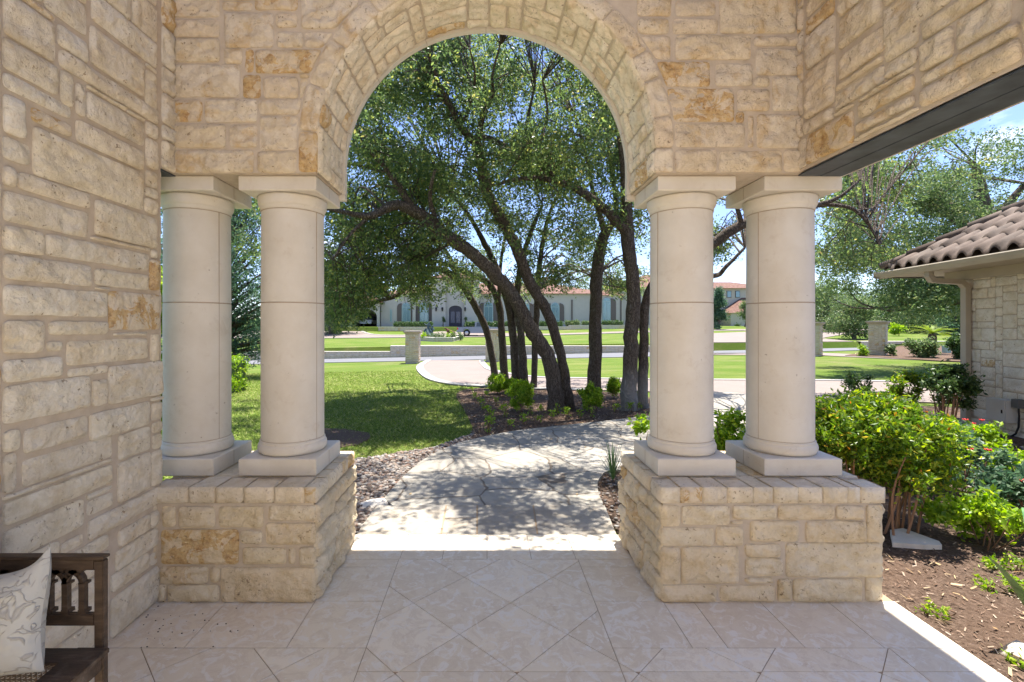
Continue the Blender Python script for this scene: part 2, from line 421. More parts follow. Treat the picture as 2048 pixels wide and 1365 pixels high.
pier('stone_pier', 'low rough limestone pier beside the mulch bed, with shrubs at its right end', .988, 2.195,
     [(190, 333, 278, 440), (287, 333, 530, 432), (547, 332, 772, 405), (780, 332, 1068, 405), (1074, 332, 1215, 405), (1230, 330, 1300, 522), (192, 447, 452, 540), (462, 440, 600, 537), (636, 412, 885, 517), (920, 412, 1228, 520), (192, 545, 278, 735), (285, 545, 580, 733), (612, 530, 790, 597), (612, 602, 803, 692), (818, 525, 1298, 700), (610, 700, 755, 727), (192, 742, 468, 835), (482, 742, 765, 835), (775, 705, 848, 835), (855, 708, 1210, 835), (1225, 700, 1298, 835)],
     [(182, 283), (287, 398), (405, 523), (530, 655), (662, 758), (766, 888), (893, 1013), (1020, 1143), (1146, 1208), (1213, 1333)], (2.5664, 1250, 880), None, 1, 23)

# ------------------------------------------------------------------ columns
CYc = 3.06
def column(xc, label, seam):
    th = thing('stone_column', label, 'column', (xc, CYc, .643), 0, 'smooth round columns standing in pairs on the stone piers')
    hw = .231
    def chamf(z0, z1, yo=0, w=hw):
        m = MB(); b_ = .006
        pr = [(w-b_, z0), (w, z0+b_), (w, z1-b_), (w-b_, z1)]
        A = np.array([[(sx*r_, sy*r_, z) for sx, sy in ((-1, -1), (1, -1), (1, 1), (-1, 1), (-1, -1))] for r_, z in pr])
        m.grid(A, 0, False)
        for z, r_ in ((z0, w-b_), (z1, w-b_)): m.add([(-r_, -r_, z), (r_, -r_, z), (r_, r_, z), (-r_, r_, z)], [[0, 1, 2, 3]], 0)
        for s_ in (-1, 1):   # mortar joint half way along each side
            m.box(s_*(w-.001), s_*(w+.0012), -.0016, .0016, z0+b_, z1-b_, 1)
        return m
    chamf(0.001, .105).build('plinth', [M['cast'], M['joint']], th)
    m = MB(); r0 = .19
    tor = [(.15, .1055)]+[(.19+.018*math.cos(a), .139+.033*math.sin(a)) for a in np.linspace(-math.pi/2, math.pi/2*.8, 10)]+[(.197, .173), (.197, .180), (r0, .186)]
    m.lathe(tor, n=64); m.build('base', M['cast'], th)
    m = MB(); zj = 1.683-.643
    m.lathe([(r0, .186), (r0, zj-.004)], n=72); m.lathe([(r0-.0005, zj+.004), (r0-.003, 1.62)], n=72)
    m.lathe([(r0, zj-.004), (r0-.003, zj-.002), (r0-.003, zj+.002), (r0-.0005, zj+.004)], n=72, mat=1)
    m.lathe([(r0-.002, .186), (r0+.0012, .1865), (r0+.0012, .190), (r0-.002, .1905)], n=72, mat=1)
    a = seam
    m.obox((math.cos(a)*(r0-.002), math.sin(a)*(r0-.002), .9), (math.cos(a)*.003, math.sin(a)*.003, 0), (-math.sin(a)*.0016, math.cos(a)*.0016, 0), (0, 0, .71), 1)
    m.build('shaft', [M['cast'], M['joint']], th)
    m = MB(); zt = 2.348-.643
    pr = [(r0-.003, zt-.092), (r0+.001, zt-.088), (r0+.003, zt-.086), (r0+.003, zt-.070)]+[(r0+.004+.014*math.sin(t), zt-.066+.050*(1-math.cos(t))) for t in np.linspace(.1, math.pi/2, 9)]+[(r0+.018, zt-.004), (.18, zt)]
    m.lathe(pr, n=64)
    m.lathe([(r0-.004, zt-.096), (r0+.0006, zt-.095), (r0+.0006, zt-.0915), (r0-.004, zt-.091)], n=64, mat=1)
    m.build('capital', [M['cast'], M['joint']], th)
    chamf(zt, 2.436-.643).build('abacus', [M['cast'], M['joint']], th)
k = NT('joint_mortar', .9, .1); M['joint'] = k.done((.42, .345, .265))
column(-1.855, 'smooth cream column tucked behind the end of the left wall', R(-22))
column(-1.242, 'smooth cream column to the left of the arch opening', R(-22))
column(1.256, 'smooth cream column to the right of the arch opening', R(202))
column(1.89, 'smooth cream column at the outer right corner under the dark lintel', R(202))

# ------------------------------------------------------------------ arched wall
RA = 1.0; ZC = 3.608-RA
th = thing('arched_wall', 'rough limestone wall with a round arch over the path, resting on the columns', 'wall', (0, YW0, ZB))
c0 = arr(th.location); inv0 = lambda X, Y, Z: (X-c0[0], Y-c0[1], Z-c0[2])
RO = RA+.105
mb = MB()
def bnd(rad): return lambda Z: np.where(Z < ZC, rad, np.sqrt(np.clip(rad**2-(np.clip(Z, ZC, None)-ZC)**2, 0, None)))
bo = bnd(RO+.006)
fr = lambda X, Z, h: inv0(X, YW0-h, Z)
UL = [(1025, -60, 1290, 108), (1305, 18, 1480, 68), (1305, -60, 1480, 10), (1497, -60, 1745, 68), (1768, -60, 2100, 175), (1025, 125, 1290, 225), (1320, 85, 1605, 285), (1620, 90, 1745, 170), (1625, 198, 1780, 285), (1785, 198, 2000, 285), (1035, 235, 1295, 370), (1315, 292, 1425, 380), (1440, 297, 1490, 430), (1500, 300, 1900, 435), (1035, 385, 1410, 575), (1425, 445, 1530, 580), (1545, 460, 1750, 580), (1030, 590, 1190, 718), (1208, 590, 1510, 722), (1520, 590, 1775, 675), (1760, 470, 1840, 585), (1030, 735, 1325, 870), (1350, 735, 1510, 868), (1525, 685, 1765, 885), (1785, 600, 1870, 880), (1030, 885, 1490, 1035), (1510, 892, 1760, 1035), (1775, 890, 1860, 1035)]
UR = [(60, -60, 235, 90), (255, 10, 460, 88), (480, -60, 870, 178), (880, -60, 905, 100), (60, 105, 220, 180), (240, 105, 470, 182), (80, 190, 230, 310), (255, 190, 640, 312), (655, 195, 905, 242), (665, 255, 905, 390), (130, 325, 430, 450), (460, 335, 650, 447), (180, 460, 555, 630), (570, 465, 735, 575), (750, 400, 905, 575), (220, 640, 610, 760), (625, 600, 655, 760), (670, 592, 905, 765), (225, 772, 465, 887), (480, 780, 800, 887), (808, 775, 905, 887)]
for side, lst, s_, ox_ in ((-1, UL, 2.9257, 0), (1, UR, 2.5664, 1250)):
    W = Wall(-1.87, -.95, ZB, ZT) if side < 0 else Wall(.95, 1.87, ZB, ZT)
    W0 = Wall(-1.87, 0, ZB, ZT) if side < 0 else Wall(0, 1.87, ZB, ZT)
    for a, b, c_, d in lst:
        X0 = (a/s_+ox_-CX)/F*YW0; X1 = (c_/s_+ox_-CX)/F*YW0; Z1 = H0-(b/s_-CY)/F*YW0; Z0 = H0-(d/s_-CY)/F*YW0
        W0.put(X0, X1, Z0, Z1)
    # the ring of the arch is already stone
    for zz in np.arange(ZB, ZC+RO, .01):
        x_ = float(bo(np.array(zz)));
        if x_ > 0: W0.mark(-x_+.02 if side < 0 else 0, 0 if side < 0 else x_-.02, zz-.005, zz+.01)
    W0.fill(31+side)
    W0.make(mb, fr, 41+side, cr=(lambda Z: -bo(Z)) if side < 0 else None, cl=bo if side > 0 else None, Hh=.018)
    sheet_grid(mb, fr, -1.87 if side < 0 else 0, 0 if side < 0 else 1.87, ZB, ZT, .0075, .02, 1, cr=(lambda Z: -bnd(RA)(Z)) if side < 0 else None, cl=bnd(RA) if side > 0 else None)
    # outer face, same cut
    ob = lambda X, Z, h: inv0(X, YW1+h, Z)
    W = Wall(-2.115, 0, ZB, ZT) if side < 0 else Wall(0, 2.115, ZB, ZT); W.fill(91+side)
    W.make(mb, ob, 95+side, cr=(lambda Z: -bnd(1.15)(Z)) if side < 0 else None, cl=bnd(1.15) if side > 0 else None, res=.04)
    sheet_grid(mb, ob, W.x0, W.x1, ZB, ZT, .008, .04, 1, cr=(lambda Z: -bnd(RA+.03)(Z)) if side < 0 else None, cl=bnd(RA+.03) if side > 0 else None)
# arch ring and soffit
LS = ZC-ZB; LT = 2*LS+math.pi*RA
def arc(Aa, rr):      # arc length -> x,z at radius rr
    th_ = (Aa-LS)/RA
    x = np.where(Aa < LS, -rr, np.where(Aa > LT-LS, rr, -rr*np.cos(np.clip(th_, 0, math.pi))))
    z = np.where(Aa < LS, ZB+Aa, np.where(Aa > LT-LS, ZB+(LT-Aa), ZC+rr*np.sin(np.clip(th_, 0, math.pi))))
    return x, z
def ringmap(U, V, h):
    x, z = arc(U, RA+V); return inv0(x, YW0-h, z)
a = 0.; n = 0; rg = random.Random(5)
while a < LT-.02:
    b = min(a+rg.uniform(.14, .30), LT)
    if LT-b < .1: b = LT
    stone(mb, ringmap, a+.004, b-.004, -.012, .100, .02, 700+n, res=.013); a = b; n += 1
sheet_grid(mb, ringmap, 0, LT, 0, .11, .0075, .03, 1)
def sofmap(U, V, h):
    x, z = arc(U, RA-h); return inv0(x, V, z)
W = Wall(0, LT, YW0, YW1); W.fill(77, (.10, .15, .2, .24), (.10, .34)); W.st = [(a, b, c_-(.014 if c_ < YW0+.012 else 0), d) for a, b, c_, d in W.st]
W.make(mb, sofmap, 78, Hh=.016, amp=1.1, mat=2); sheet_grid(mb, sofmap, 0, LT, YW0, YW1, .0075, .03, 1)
# underside over the columns, and inside filling
mb.box(-2.115-c0[0], -RA-.001, 0, YW1-YW0, -.003, .02, 1); mb.box(RA+.001, 2.115, 0, YW1-YW0, -.003, .02, 1)
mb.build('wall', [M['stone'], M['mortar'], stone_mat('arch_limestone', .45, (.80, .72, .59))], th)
# cast trim on the outer face
m = MB(); segs = np.linspace(0, LT, 9)
def trimseg(a, b, r0, r1, y0, y1, mat):
    U = np.linspace(a, b, 24); xi, zi = arc(U, RA); 
    def ring(r_, y): x, z = arc(U, r_); return np.stack(inv0(x, y+0*x, z), -1)
    A = np.stack([ring(r0, y0), ring(r0, y1), ring(r1, y1), ring(r1, y0), ring(r0, y0)], 0)
    for i in range(4): m.grid(A[i:i+2], mat, False)
for a, b in zip(segs, segs[1:]): trimseg(a+.002, b-.002, RA-.03, RA+.15, YW1-.0, YW1+.045, 0)
trimseg(0, LT, RA-.026, RA+.145, YW1+.004, YW1+.041, 1)
m.build('arch_trim', [M['cast'], M['joint']], th)
m = MB(); 
for s_ in (-1, 1):
    x0_, x1_ = sorted((s_*(RA-.03), s_*(RA+.15))); m.box(x0_, x1_, YW1-YW0, YW1+.045-YW0, -.035, -.001, 0)
m.build('trim_foot', M['cast'], th)

# ------------------------------------------------------------------ left wall
th = thing('side_wall', 'tall pale limestone wall filling the left edge, behind the bench', 'wall', (XL, 0, 0))
c1 = arr(th.location); inv1 = lambda X, Y, Z: (X-c1[0], Y-c1[1], Z)
lw = lambda Yy, Z, h: inv1(XL+h, Yy, Z)
W = Wall(-3.0, 2.69, 0, ZT)
V1 = (2.9257, 0, 0); V4 = (2.844, 0, 440); V7 = (2.7676, 0, 900)
ST = [(V1, 0, 300, -60, 190), (V1, 320, 500, 130, 260), (V1, 510, 825, 140, 365), (V1, 520, 905, -60, 112), (V1, 240, 490, -150, 40), (V1, 330, 912, 278, 385), (V1, 0, 325, 208, 395), (V1, 338, 412, 400, 600), (V1, 430, 485, 480, 665), (V1, 492, 828, 530, 690),
      (V1, 0, 400, 415, 510), (V1, 0, 130, 540, 770), (V1, 165, 400, 620, 705), (V1, 430, 825, 695, 825), (V1, 175, 825, 735, 1020), (V1, 0, 160, 790, 925), (V1, 0, 75, 965, 1085), (V1, 85, 510, 1000, 1105), (V1, 0, 500, 1110, 1290), (V1, 540, 905, 1165, 1375), (V1, 840, 905, 985, 1085), (V1, 840, 905, 400, 610),
      (V4, 0, 235, 25, 170), (V4, 240, 835, 75, 200), (V4, 838, 892, 220, 400), (V4, 0, 505, 190, 335), (V4, 525, 830, 272, 372), (V4, 530, 605, 380, 395), (V4, 0, 597, 365, 543), (V4, 605, 895, 402, 628), (V4, 0, 228, 575, 765), (V4, 262, 600, 577, 658), (V4, 632, 825, 642, 664), (V4, 845, 892, 650, 810), (V4, 248, 340, 695, 750), (V4, 365, 828, 690, 833), (V4, 0, 335, 800, 930), (V4, 372, 597, 850, 898), (V4, 605, 900, 835, 1055), (V4, 512, 597, 915, 1065), (V4, 0, 503, 948, 1168), (V4, 498, 838, 1108, 1262), (V4, 848, 900, 1045, 1148), (V4, 118, 485, 1193, 1335), (V4, 0, 92, 1205, 1330),
      (V7, 0, 75, 30, 250), (V7, 105, 607, 62, 213), (V7, 638, 820, 75, 300), (V7, 825, 878, 15, 210), (V7, 0, 603, 300, 430), (V7, 0, 447, 455, 640), (V7, 468, 610, 292, 372), (V7, 470, 872, 397, 510), (V7, 818, 875, 352, 440), (V7, 320, 447, 522, 590), (V7, 642, 820, 452, 545), (V7, 628, 872, 565, 680), (V7, 820, 875, 582, 650), (V7, 600, 812, 700, 800), (V7, 600, 875, 830, 1050)]
for (s_, ox_, oy_), a, b, yt, yb in ST:
    pa, pb = a/s_+ox_, b/s_+ox_
    Ya = F*1.85/(CX-pa); Yb = F*1.85/(CX-pb)
    Z1 = H0-(yt/s_+oy_-CY)/F*Ya; Z0 = H0-(yb/s_+oy_-CY)/F*Ya
    if a == 0: Ya -= .0 if b > 300 else 0
    W.put(Ya, Yb, max(Z0, .004), Z1)
W.fill(61, (.09, .13, .17, .2), (.2, .65))
W.st = [(a, b+(.014 if b > 2.678 and d < ZB+.2 else 0), c_, d) for a, b, c_, d in W.st]
mb = MB(); W.make(mb, lw, 62, Hh=.020, res=.012, amp=.65); sheet_grid(mb, lw, -3.0, 2.69, 0, ZT, .0075, .05, 1)
# end face towards the columns below the lintel, and the wall above it up to the corner
ef = lambda X, Z, h: inv1(X, 2.69+h, Z)
W = Wall(XL-WX, XL, -.05, ZB); W.fill(66, (.12, .16, .2), (.1, .3)); W.make(mb, ef, 67, res=.03); sheet_grid(mb, ef, XL-WX, XL, -.05, ZB, .006, .1, 1)
W = Wall(2.69, YW0+.01, ZB, ZT)
for z0_, z1_ in ((2.44, 2.60), (2.61, 2.69), (2.70, 2.87), (2.88, 3.02), (3.03, 3.25), (3.26, 3.45)): W.put(2.695, 2.81, z0_, z1_)
W.fill(68); W.make(mb, lw, 69); sheet_grid(mb, lw, 2.69, YW0+.01, ZB, ZT, .0075, .05, 1)
of = lambda Yy, Z, h: inv1(XL-WX-h, Yy, Z); sheet_grid(mb, of, -3.0, 2.69, -.05, ZT, .006, .3, 1)
sheet_grid(mb, of, 2.69, YW1, ZB, ZT, .006, .3, 1)
mb.build('wall', [M['stone_pale'], M['mortar']], th)
m = MB(); m.box(-WX, 0, 2.70, YW1-.0, ZB-.012, ZB-.0045); m.build('lintel', M['dark_metal'], th)

# ------------------------------------------------------------------ right side wall over its lintel
th = thing('side_wall', 'limestone wall high on the right above the dark steel lintel', 'wall', (XR, 0, ZB))
inv2 = lambda X, Y, Z: (X-XR, Y, Z-ZB)
rw = lambda Yy, Z, h: inv2(XR-h, Yy, Z)
W = Wall(-.5, YW0+.005, ZB+.004, ZT)
s_ = 2.5664
for a, b, yt, yb in [(930, 1082, 640, 700), (945, 1185, 700, 850), (1195, 1210, 560, 700), (1205, 1500, 635, 690), (1535, 2048, 460, 560), (1090, 1345, 490, 575), (1210, 1500, 545, 615), (1350, 1515, 340, 420), (940, 1085, 530, 620), (930, 1090, 390, 560), (1110, 1345, 300, 420), (1535, 1700, 230, 380), (1350, 1520, 170, 330), (1110, 1330, 110, 265), (940, 1090, 200, 370), (1720, 2000, 110, 270), (1340, 1690, 60, 250)]:
    pa, pb = 1250+a/s_, 1250+b/s_
    Ya = F*1.85/(pa-CX); Yb = F*1.85/(pb-CX)      # a is nearer the corner (larger Y)
    Z1 = H0-(yt/s_-CY)/F*Ya; Z0 = H0-(yb/s_-CY)/F*Ya
    W.put(Yb, Ya, Z0, Z1)
W.fill(81, (.10, .13, .17, .2), (.2, .55))
mb = MB(); W.make(mb, rw, 82, Hh=.022, res=.012); sheet_grid(mb, rw, -.5, YW0+.01, ZB, ZT, .0075, .05, 1)
orr = lambda Yy, Z, h: inv2(XR+WX+h, Yy, Z)
W = Wall(-.5, YW1, ZB, ZT); W.fill(83); W.make(mb, orr, 84, res=.04); sheet_grid(mb, orr, -.5, YW1, ZB, ZT, .006, .3, 1)
mb.build('wall', [M['stone'], M['mortar']], th)
m = MB(); m.box(.004, .131, -.5, YW0+.02, -.010, -.0005); m.box(.134, WX-.006, -.5, YW0+.02, -.012, -.0005); m.box(WX-.005, WX, -.5, YW0+.02, -.016, .004, 1)
m.box(.10, WX-.01, -.5, YW0+.02, -.0005, .01, 0)
m.build('lintel', [M['dark_metal'], M['cast']], th)

# ------------------------------------------------------------------ roof over the porch and the house front behind the camera (unseen, shaped and placed for shade and bounced sun)
YE, XE = 3.265+ZT*SD.y/SD.z, 2.18+ZT*SD.x/SD.z
m = MB(); m.box(-3.2, XE, 1.9, YE, ZT, ZT+.12); o = m.build('porch_roof', plain('painted_soffit', (.74, .69, .60)))  # eaves set by the shadow edge; back cut short so sunlit floor adds fill
tag(o, 'flat unseen porch roof above the arch, cut short behind to let sun in', 'roof'); 
m = MB(); m.box(-4, 5, -3.3, -3.0, -.05, 5.2); o = m.build('bounce_house_front', plain('cream_render', (.74, .70, .62)))  # added behind the camera to bounce sun into the porch
tag(o, 'cream house front added behind the porch to bounce sunlight in, out of the picture', 'building')

# ------------------------------------------------------------------ porch floor
m = MB()
m.box(-3.4, 2.285, -4, 3.50, -.11, -.004, 1)
def tile(poly, bev=.0018):
    p = [Vector((x, y, 0)) for x, y in poly]; c = sum(p, Vector())/len(p); n = len(p)
    q = []
    for i in range(n):
        a, b, d = p[i-1], p[i], p[(i+1) % n]
        e1, e2 = (b-a).normalized(), (d-b).normalized()
        n1, n2 = Vector((-e1.y, e1.x, 0)), Vector((-e2.y, e2.x, 0))
        if n1.dot(c-b) < 0: n1 = -n1
        if n2.dot(c-b) < 0: n2 = -n2
        bis = (n1+n2); bis = bis/max(.2, bis.dot(n1)); q.append((b+bis*bev, b+bis*(bev+.0015)))
    v = [(a.x, a.y, -.004) for a, _ in q]+[(a.x, a.y, -.0008) for a, _ in q]+[(b.x, b.y, 0) for _, b in q]
    m.add(v, [list(range(2*n, 3*n))]+[[i, (i+1) % n, n+(i+1) % n, n+i] for i in range(n)]+[[n+i, n+(i+1) % n, 2*n+(i+1) % n, 2*n+i] for i in range(n)], 0)
def clip(poly, x0, x1, y0, y1):
    for ax, v, s_ in ((0, x0, 1), (0, x1, -1), (1, y0, 1), (1, y1, -1)):
        o_ = []
        for i in range(len(poly)):
            a, b = poly[i-1], poly[i]; ia, ib = (a[ax]-v)*s_ >= -1e-9, (b[ax]-v)*s_ >= -1e-9
            if ia != ib:
                t = (v-a[ax])/(b[ax]-a[ax]); o_.append((a[0]+(b[0]-a[0])*t, a[1]+(b[1]-a[1])*t))
            if ib: o_.append(b)
        poly = o_
        if len(poly) < 3: return None
    ar = abs(sum(poly[i-1][0]*poly[i][1]-poly[i][0]*poly[i-1][1] for i in range(len(poly))))/2
    return poly if ar > 2e-4 else None
def dedup(p):
    r_ = [q for i, q in enumerate(p) if (q[0]-p[i-1][0])**2+(q[1]-p[i-1][1])**2 > 1e-5]
    return r_ if len(r_) > 2 else None
def diag(x0, x1, y0, y1):
    for i in range(-20, 24):
        for j in range(-30, 10):
            if (i+j) % 2: continue
            cx, cy = .137+.27*i, 2.375+.268*j
            q = clip([(cx-.27, cy), (cx, cy+.268), (cx+.27, cy), (cx, cy-.268)], x0, x1, y0, y1)
            q = dedup(q) if q else None
            if q: tile(q)
YS = [3.135, 3.034, 2.66, 2.275]
diag(-.575, .607, 2.12, 3.135)
for x0, x1 in ((-1.0, -.575), (.607, 1.0)):
    for a, b in zip(YS, YS[1:3]): tile([(x0, b), (x1, b), (x1, a), (x0, a)])
xs = [-3.3, -2.9, -2.4, -1.85, -1.45, -.957, -.575]
for a, b in zip(xs, xs[1:]): tile([(a, 2.275), (b, 2.275), (b, 2.66), (a, 2.66)])
xs = [.607, .99, 1.16, 1.53, 1.91, 2.285]
for a, b in zip(xs, xs[1:]): tile([(a, 2.275), (b, 2.275), (b, 2.66), (a, 2.66)])
for a, b in ((-.97, -.571), (-.571, -.29), (-.29, .007), (.007, .3), (.3, .595), (.595, .97)): tile([(a, 3.135), (b, 3.135), (b, 3.505), (a, 3.505)])
for a, b in ((-1.45, -.97), (-1.9, -1.45), (.97, 1.5), (1.5, 2.285)): tile([(a, 3.3), (b, 3.3), (b, 3.505), (a, 3.505)])
for a, b in ((2.285-.001, 2.285),): pass
diag(-1.85, -.575, -4, 2.275); diag(.607, 1.93, 2.12, 2.275); diag(-.575, .607, -4, 2.12); diag(.607, 1.93, -4, 2.12); 
tile([(1.93, 2.12), (2.285, 2.12), (2.285, 2.275), (1.93, 2.275)]); tile([(1.93, 1.5), (2.285, 1.5), (2.285, 2.12), (1.93, 2.12)])
tile([(1.93, -4), (2.285, -4), (2.285, 1.5), (1.93, 1.5)])
o = m.build('porch_floor', [M['floor'], M['grout']]); tag(o, kind='structure')
# ================================================================== OUTDOORS: ground
def grass_mat(name, bare=.0):
    k = NT(name, .9, .1); n1 = k.noise(.35, 6, .6); n2 = k.noise(60, 4, .7)
    st = k.noise(1.2, 5, .6, k.pos((.35, 1.6, 1), (0, 0, .15)))
    c = k.ramp(st, [(.3, (.085, .135, .018)), (.5, (.14, .18, .032)), (.7, (.22, .215, .08))])
    c = k.mix(c, (.085, .15, .015), k.ramp(n1, [(.4, 0), (.6, .7)]))
    c = k.mix(c, (.25, .20, .11), k.ramp(k.noise(.22, 7, .65), [(.56-bare, 0), (.72-bare, .65)]))
    c = k.mix(c, (.04, .07, .012), k.ramp(n2, [(.45, .0), (.62, .55)]))
    return k.done(c, k.bump(n2, .8, .03))
M['lawn'] = grass_mat('lawn_grass', .02)
k = NT('mulch', .95, .1)
c = k.ramp(k.noise(34, 8, .75), [(.3, (.03, .019, .013)), (.5, (.125, .085, .062)), (.62, (.20, .14, .105)), (.75, (.32, .25, .195))])
c = k.mix(c, (.15, .095, .065), k.ramp(k.noise(1.3, 5), [(.4, 0), (.7, .6)]))
M['mulch'] = k.done(c, k.bump(k.noise(48, 8, .7), 1., .03))
def concrete(name, base, sp=60): 
    k = NT(name, .85, .2)
    c = k.ramp(k.noise(sp, 4, .7), [(.3, tuple(v*.75 for v in base)), (.5, base), (.72, tuple(min(1, v*1.18) for v in base))])
    c = k.mix(c, tuple(v*.8 for v in base), k.ramp(k.noise(1.1, 5), [(.4, 0), (.75, .6)]))
    return k.done(c, k.bump(k.noise(sp, 3), .3, .004))
M['aggregate'] = concrete('pink_exposed_aggregate', (.235, .19, .165), 45)
M['kerb'] = concrete('pale_kerb_concrete', (.31, .295, .27), 20)
M['asphalt'] = concrete('asphalt', (.16, .16, .17), 50)
k = NT('flagstone', .8, .25)
vd = k.n('ShaderNodeTexVoronoi', feature='DISTANCE_TO_EDGE', Scale=1.35); vc = k.n('ShaderNodeTexVoronoi', feature='F1', Scale=1.35)
nz = k.n('ShaderNodeTexNoise', Scale=1.6, Detail=3); add = k.n('ShaderNodeMixRGB', blend_type='ADD'); add.inputs['Fac'].default_value = .22
k.l(k.tc.outputs['Object'], nz.inputs['Vector']); k.l(k.tc.outputs['Object'], add.inputs['Color1']); k.l(nz.outputs['Color'], add.inputs['Color2'])
for v_ in (vd, vc): k.l(add.outputs[0], v_.inputs['Vector']); v_.inputs['Randomness'].default_value = .9
sp_ = k.n('ShaderNodeSeparateColor'); k.l(vc.outputs['Color'], sp_.inputs[0])
c = k.ramp(sp_.outputs[0], [(0, (.27, .247, .208)), (.5, (.31, .284, .24)), (1, (.345, .318, .272))])
c = k.mix(c, (.24, .205, .16), k.ramp(k.noise(6, 8, .7), [(.45, 0), (.6, .45), (.8, .2)]))
jn = k.ramp(vd.outputs['Distance'], [(.007, 1.), (.014, 0)])
c = k.mix(c, (.15, .12, .09), jn)
M['flag'] = k.done(c, k.bump(k.ramp(vd.outputs['Distance'], [(.006, 0), (.016, 1)]), .5, .006, k.bump(k.noise(30, 6), .3, .004)))

# terrain sheet
def breaks():
    ys = list(np.arange(-12, 3.6, 2))+[3.5]+list(np.arange(4, 29.3, .8))+[29.4, 29.6]+list(np.arange(30.5, 44, 2))+[44]+list(np.arange(47, 58, 3))+[58, 60, 63, 66, 66.2]+[70, 80, 90, 120, 160, 200, 300, 500, 900]
    xs = [-900, -400, -200, -100, -60, -40, -25]+list(np.arange(-14, 26.1, 1.25))+[26, 30, 40, 60, 100, 200, 400, 900]
    return sorted(set(xs)), sorted(set(ys))
xs, ys = breaks()
m = MB(); m.grid(np.array([[(x, y, T(x, y)) for y in ys] for x in xs]), 0, False)
tag(m.build('lawn', M['lawn']), kind='structure')
def inside(poly, X, Y):
    X = np.asarray(X); Y = np.asarray(Y); c = np.zeros(X.shape, bool)
    for (x1, y1), (x2, y2) in zip(poly, poly[1:]+poly[:1]):
        k_ = ((y1 > Y) != (y2 > Y)); c ^= k_ & (X < (x2-x1)*(Y-y1)/((y2-y1) if y2 != y1 else 1e-9)+x1)
    return c
def sheet(name, poly, dz, mat, thick=.05, res=.8, kind='structure'):
    from mathutils.geometry import delaunay_2d_cdt
    cv, _, cf_, *_r = delaunay_2d_cdt([Vector(p[:2]) for p in poly], [], [list(range(len(poly)))], 1, 1e-5)
    bm = bmesh.new(); vs = [bm.verts.new((v.x, v.y, 0)) for v in cv]
    cen = [sum((cv[i] for i in f), Vector((0, 0)))/3 for f in cf_]; ok_ = inside([tuple(p[:2]) for p in poly], [c.x for c in cen], [c.y for c in cen])
    for f, k_ in zip(cf_, ok_):
        if k_: bm.faces.new([vs[i] for i in f])
    for v in [v for v in bm.verts if not v.link_faces]: bm.verts.remove(v)
    X = [p[0] for p in poly]; Y = [p[1] for p in poly]
    cuts = [((1, 0, 0), a) for a in np.arange(min(X)+res*.5, max(X), max(res, (max(X)-min(X))/40))]+[((0, 1, 0), a) for a in sorted(set([y for y in ys if min(Y) < y < max(Y)]))]
    for n_, a in cuts:
        bmesh.ops.bisect_plane(bm, geom=bm.verts[:]+bm.edges[:]+bm.faces[:], plane_co=(a*n_[0], a*n_[1], 0), plane_no=n_)
    for v in bm.verts: v.co.z = T(v.co.x, v.co.y)+dz
    be = [e for e in bm.edges if e.is_boundary]
    r_ = bmesh.ops.extrude_edge_only(bm, edges=be)
    for v in r_['geom']:
        if isinstance(v, bmesh.types.BMVert): v.co.z -= thick
    bmesh.ops.recalc_face_normals(bm, faces=bm.faces[:])
    me = bpy.data.meshes.new(name); bm.to_mesh(me); bm.free(); me.materials.append(mat)
    for p in me.polygons:
        if p.normal.z < -.5: p.flip()
    o = bpy.data.objects.new(name, me); col.objects.link(o); return tag(o, kind=kind)
def smooth(pts, n=6, closed=False):
    pts = [Vector((*p, 0)) if len(p) == 2 else Vector(p) for p in pts]; o_ = []; N = len(pts)
    for i in range(N-1):
        p0, p1, p2, p3 = pts[max(i-1, 0)], pts[i], pts[i+1], pts[min(i+2, N-1)]
        for j in range(n):
            t = j/n; o_.append(.5*((2*p1)+(-p0+p2)*t+(2*p0-5*p1+4*p2-p3)*t*t+(-p0+3*p1-3*p2+p3)*t**3))
    o_.append(pts[-1]); return o_
def gp(l): return [G(*p) for p in l]
def xy(l): return [(p[0], p[1]) for p in l]
pl = xy(smooth(gp([(712, 1071), (720, 1067), (768, 1006), (816, 952), (864, 916), (919, 892), (979, 877), (1039, 866), (1119, 857), (1219, 846), (1297, 836)]), 4))
pr_ = xy(smooth(gp([(1239, 1071), (1233, 1066), (1215, 1032), (1199, 1000), (1195, 976), (1203, 960), (1219, 950)])+[(1.75, 5.2), (2.6, 5.6), (3.6, 6.4), (5.2, 8.2)], 4))
pfar = [(6.4, 10.4), (6.0, 11.4), (5.0, 12.0), (4.2, 11.0)]
path_poly = [(-.955, 3.499)]+pl+[(3.45, 8.6), (4.0, 9.6)]+pfar[::-1][:1]+[(5.0, 12.0), (6.0, 11.4), (6.4, 10.4)]+pr_[::-1]+[(.965, 3.499)]
cut_ = [(x, y) for x, y in path_poly if y > 4.08]
lx = min(x for x, y in pl if abs(y-4.08) < .3)-.0; 
sheet('path', [(-.80, 4.085)]+[p for p in pl if p[1] > 4.12]+[(5.0, 12.0), (6.0, 11.4), (6.4, 10.4)]+[p for p in pr_[::-1] if p[1] > 4.12]+[(1.0, 4.085)], .043, M['flag'], .08, .5)
def edge_x(line, y):
    for (xa, ya), (xb, yb) in zip(line, line[1:]):
        if min(ya, yb) <= y <= max(ya, yb) and ya != yb: return xa+(xb-xa)*(y-ya)/(yb-ya)
    return line[0][0]
m = MB(); e0, e1 = edge_x(pl, 3.56), edge_x(pr_, 3.56); f0, f1 = edge_x(pl, 4.06), edge_x(pr_, 4.06)
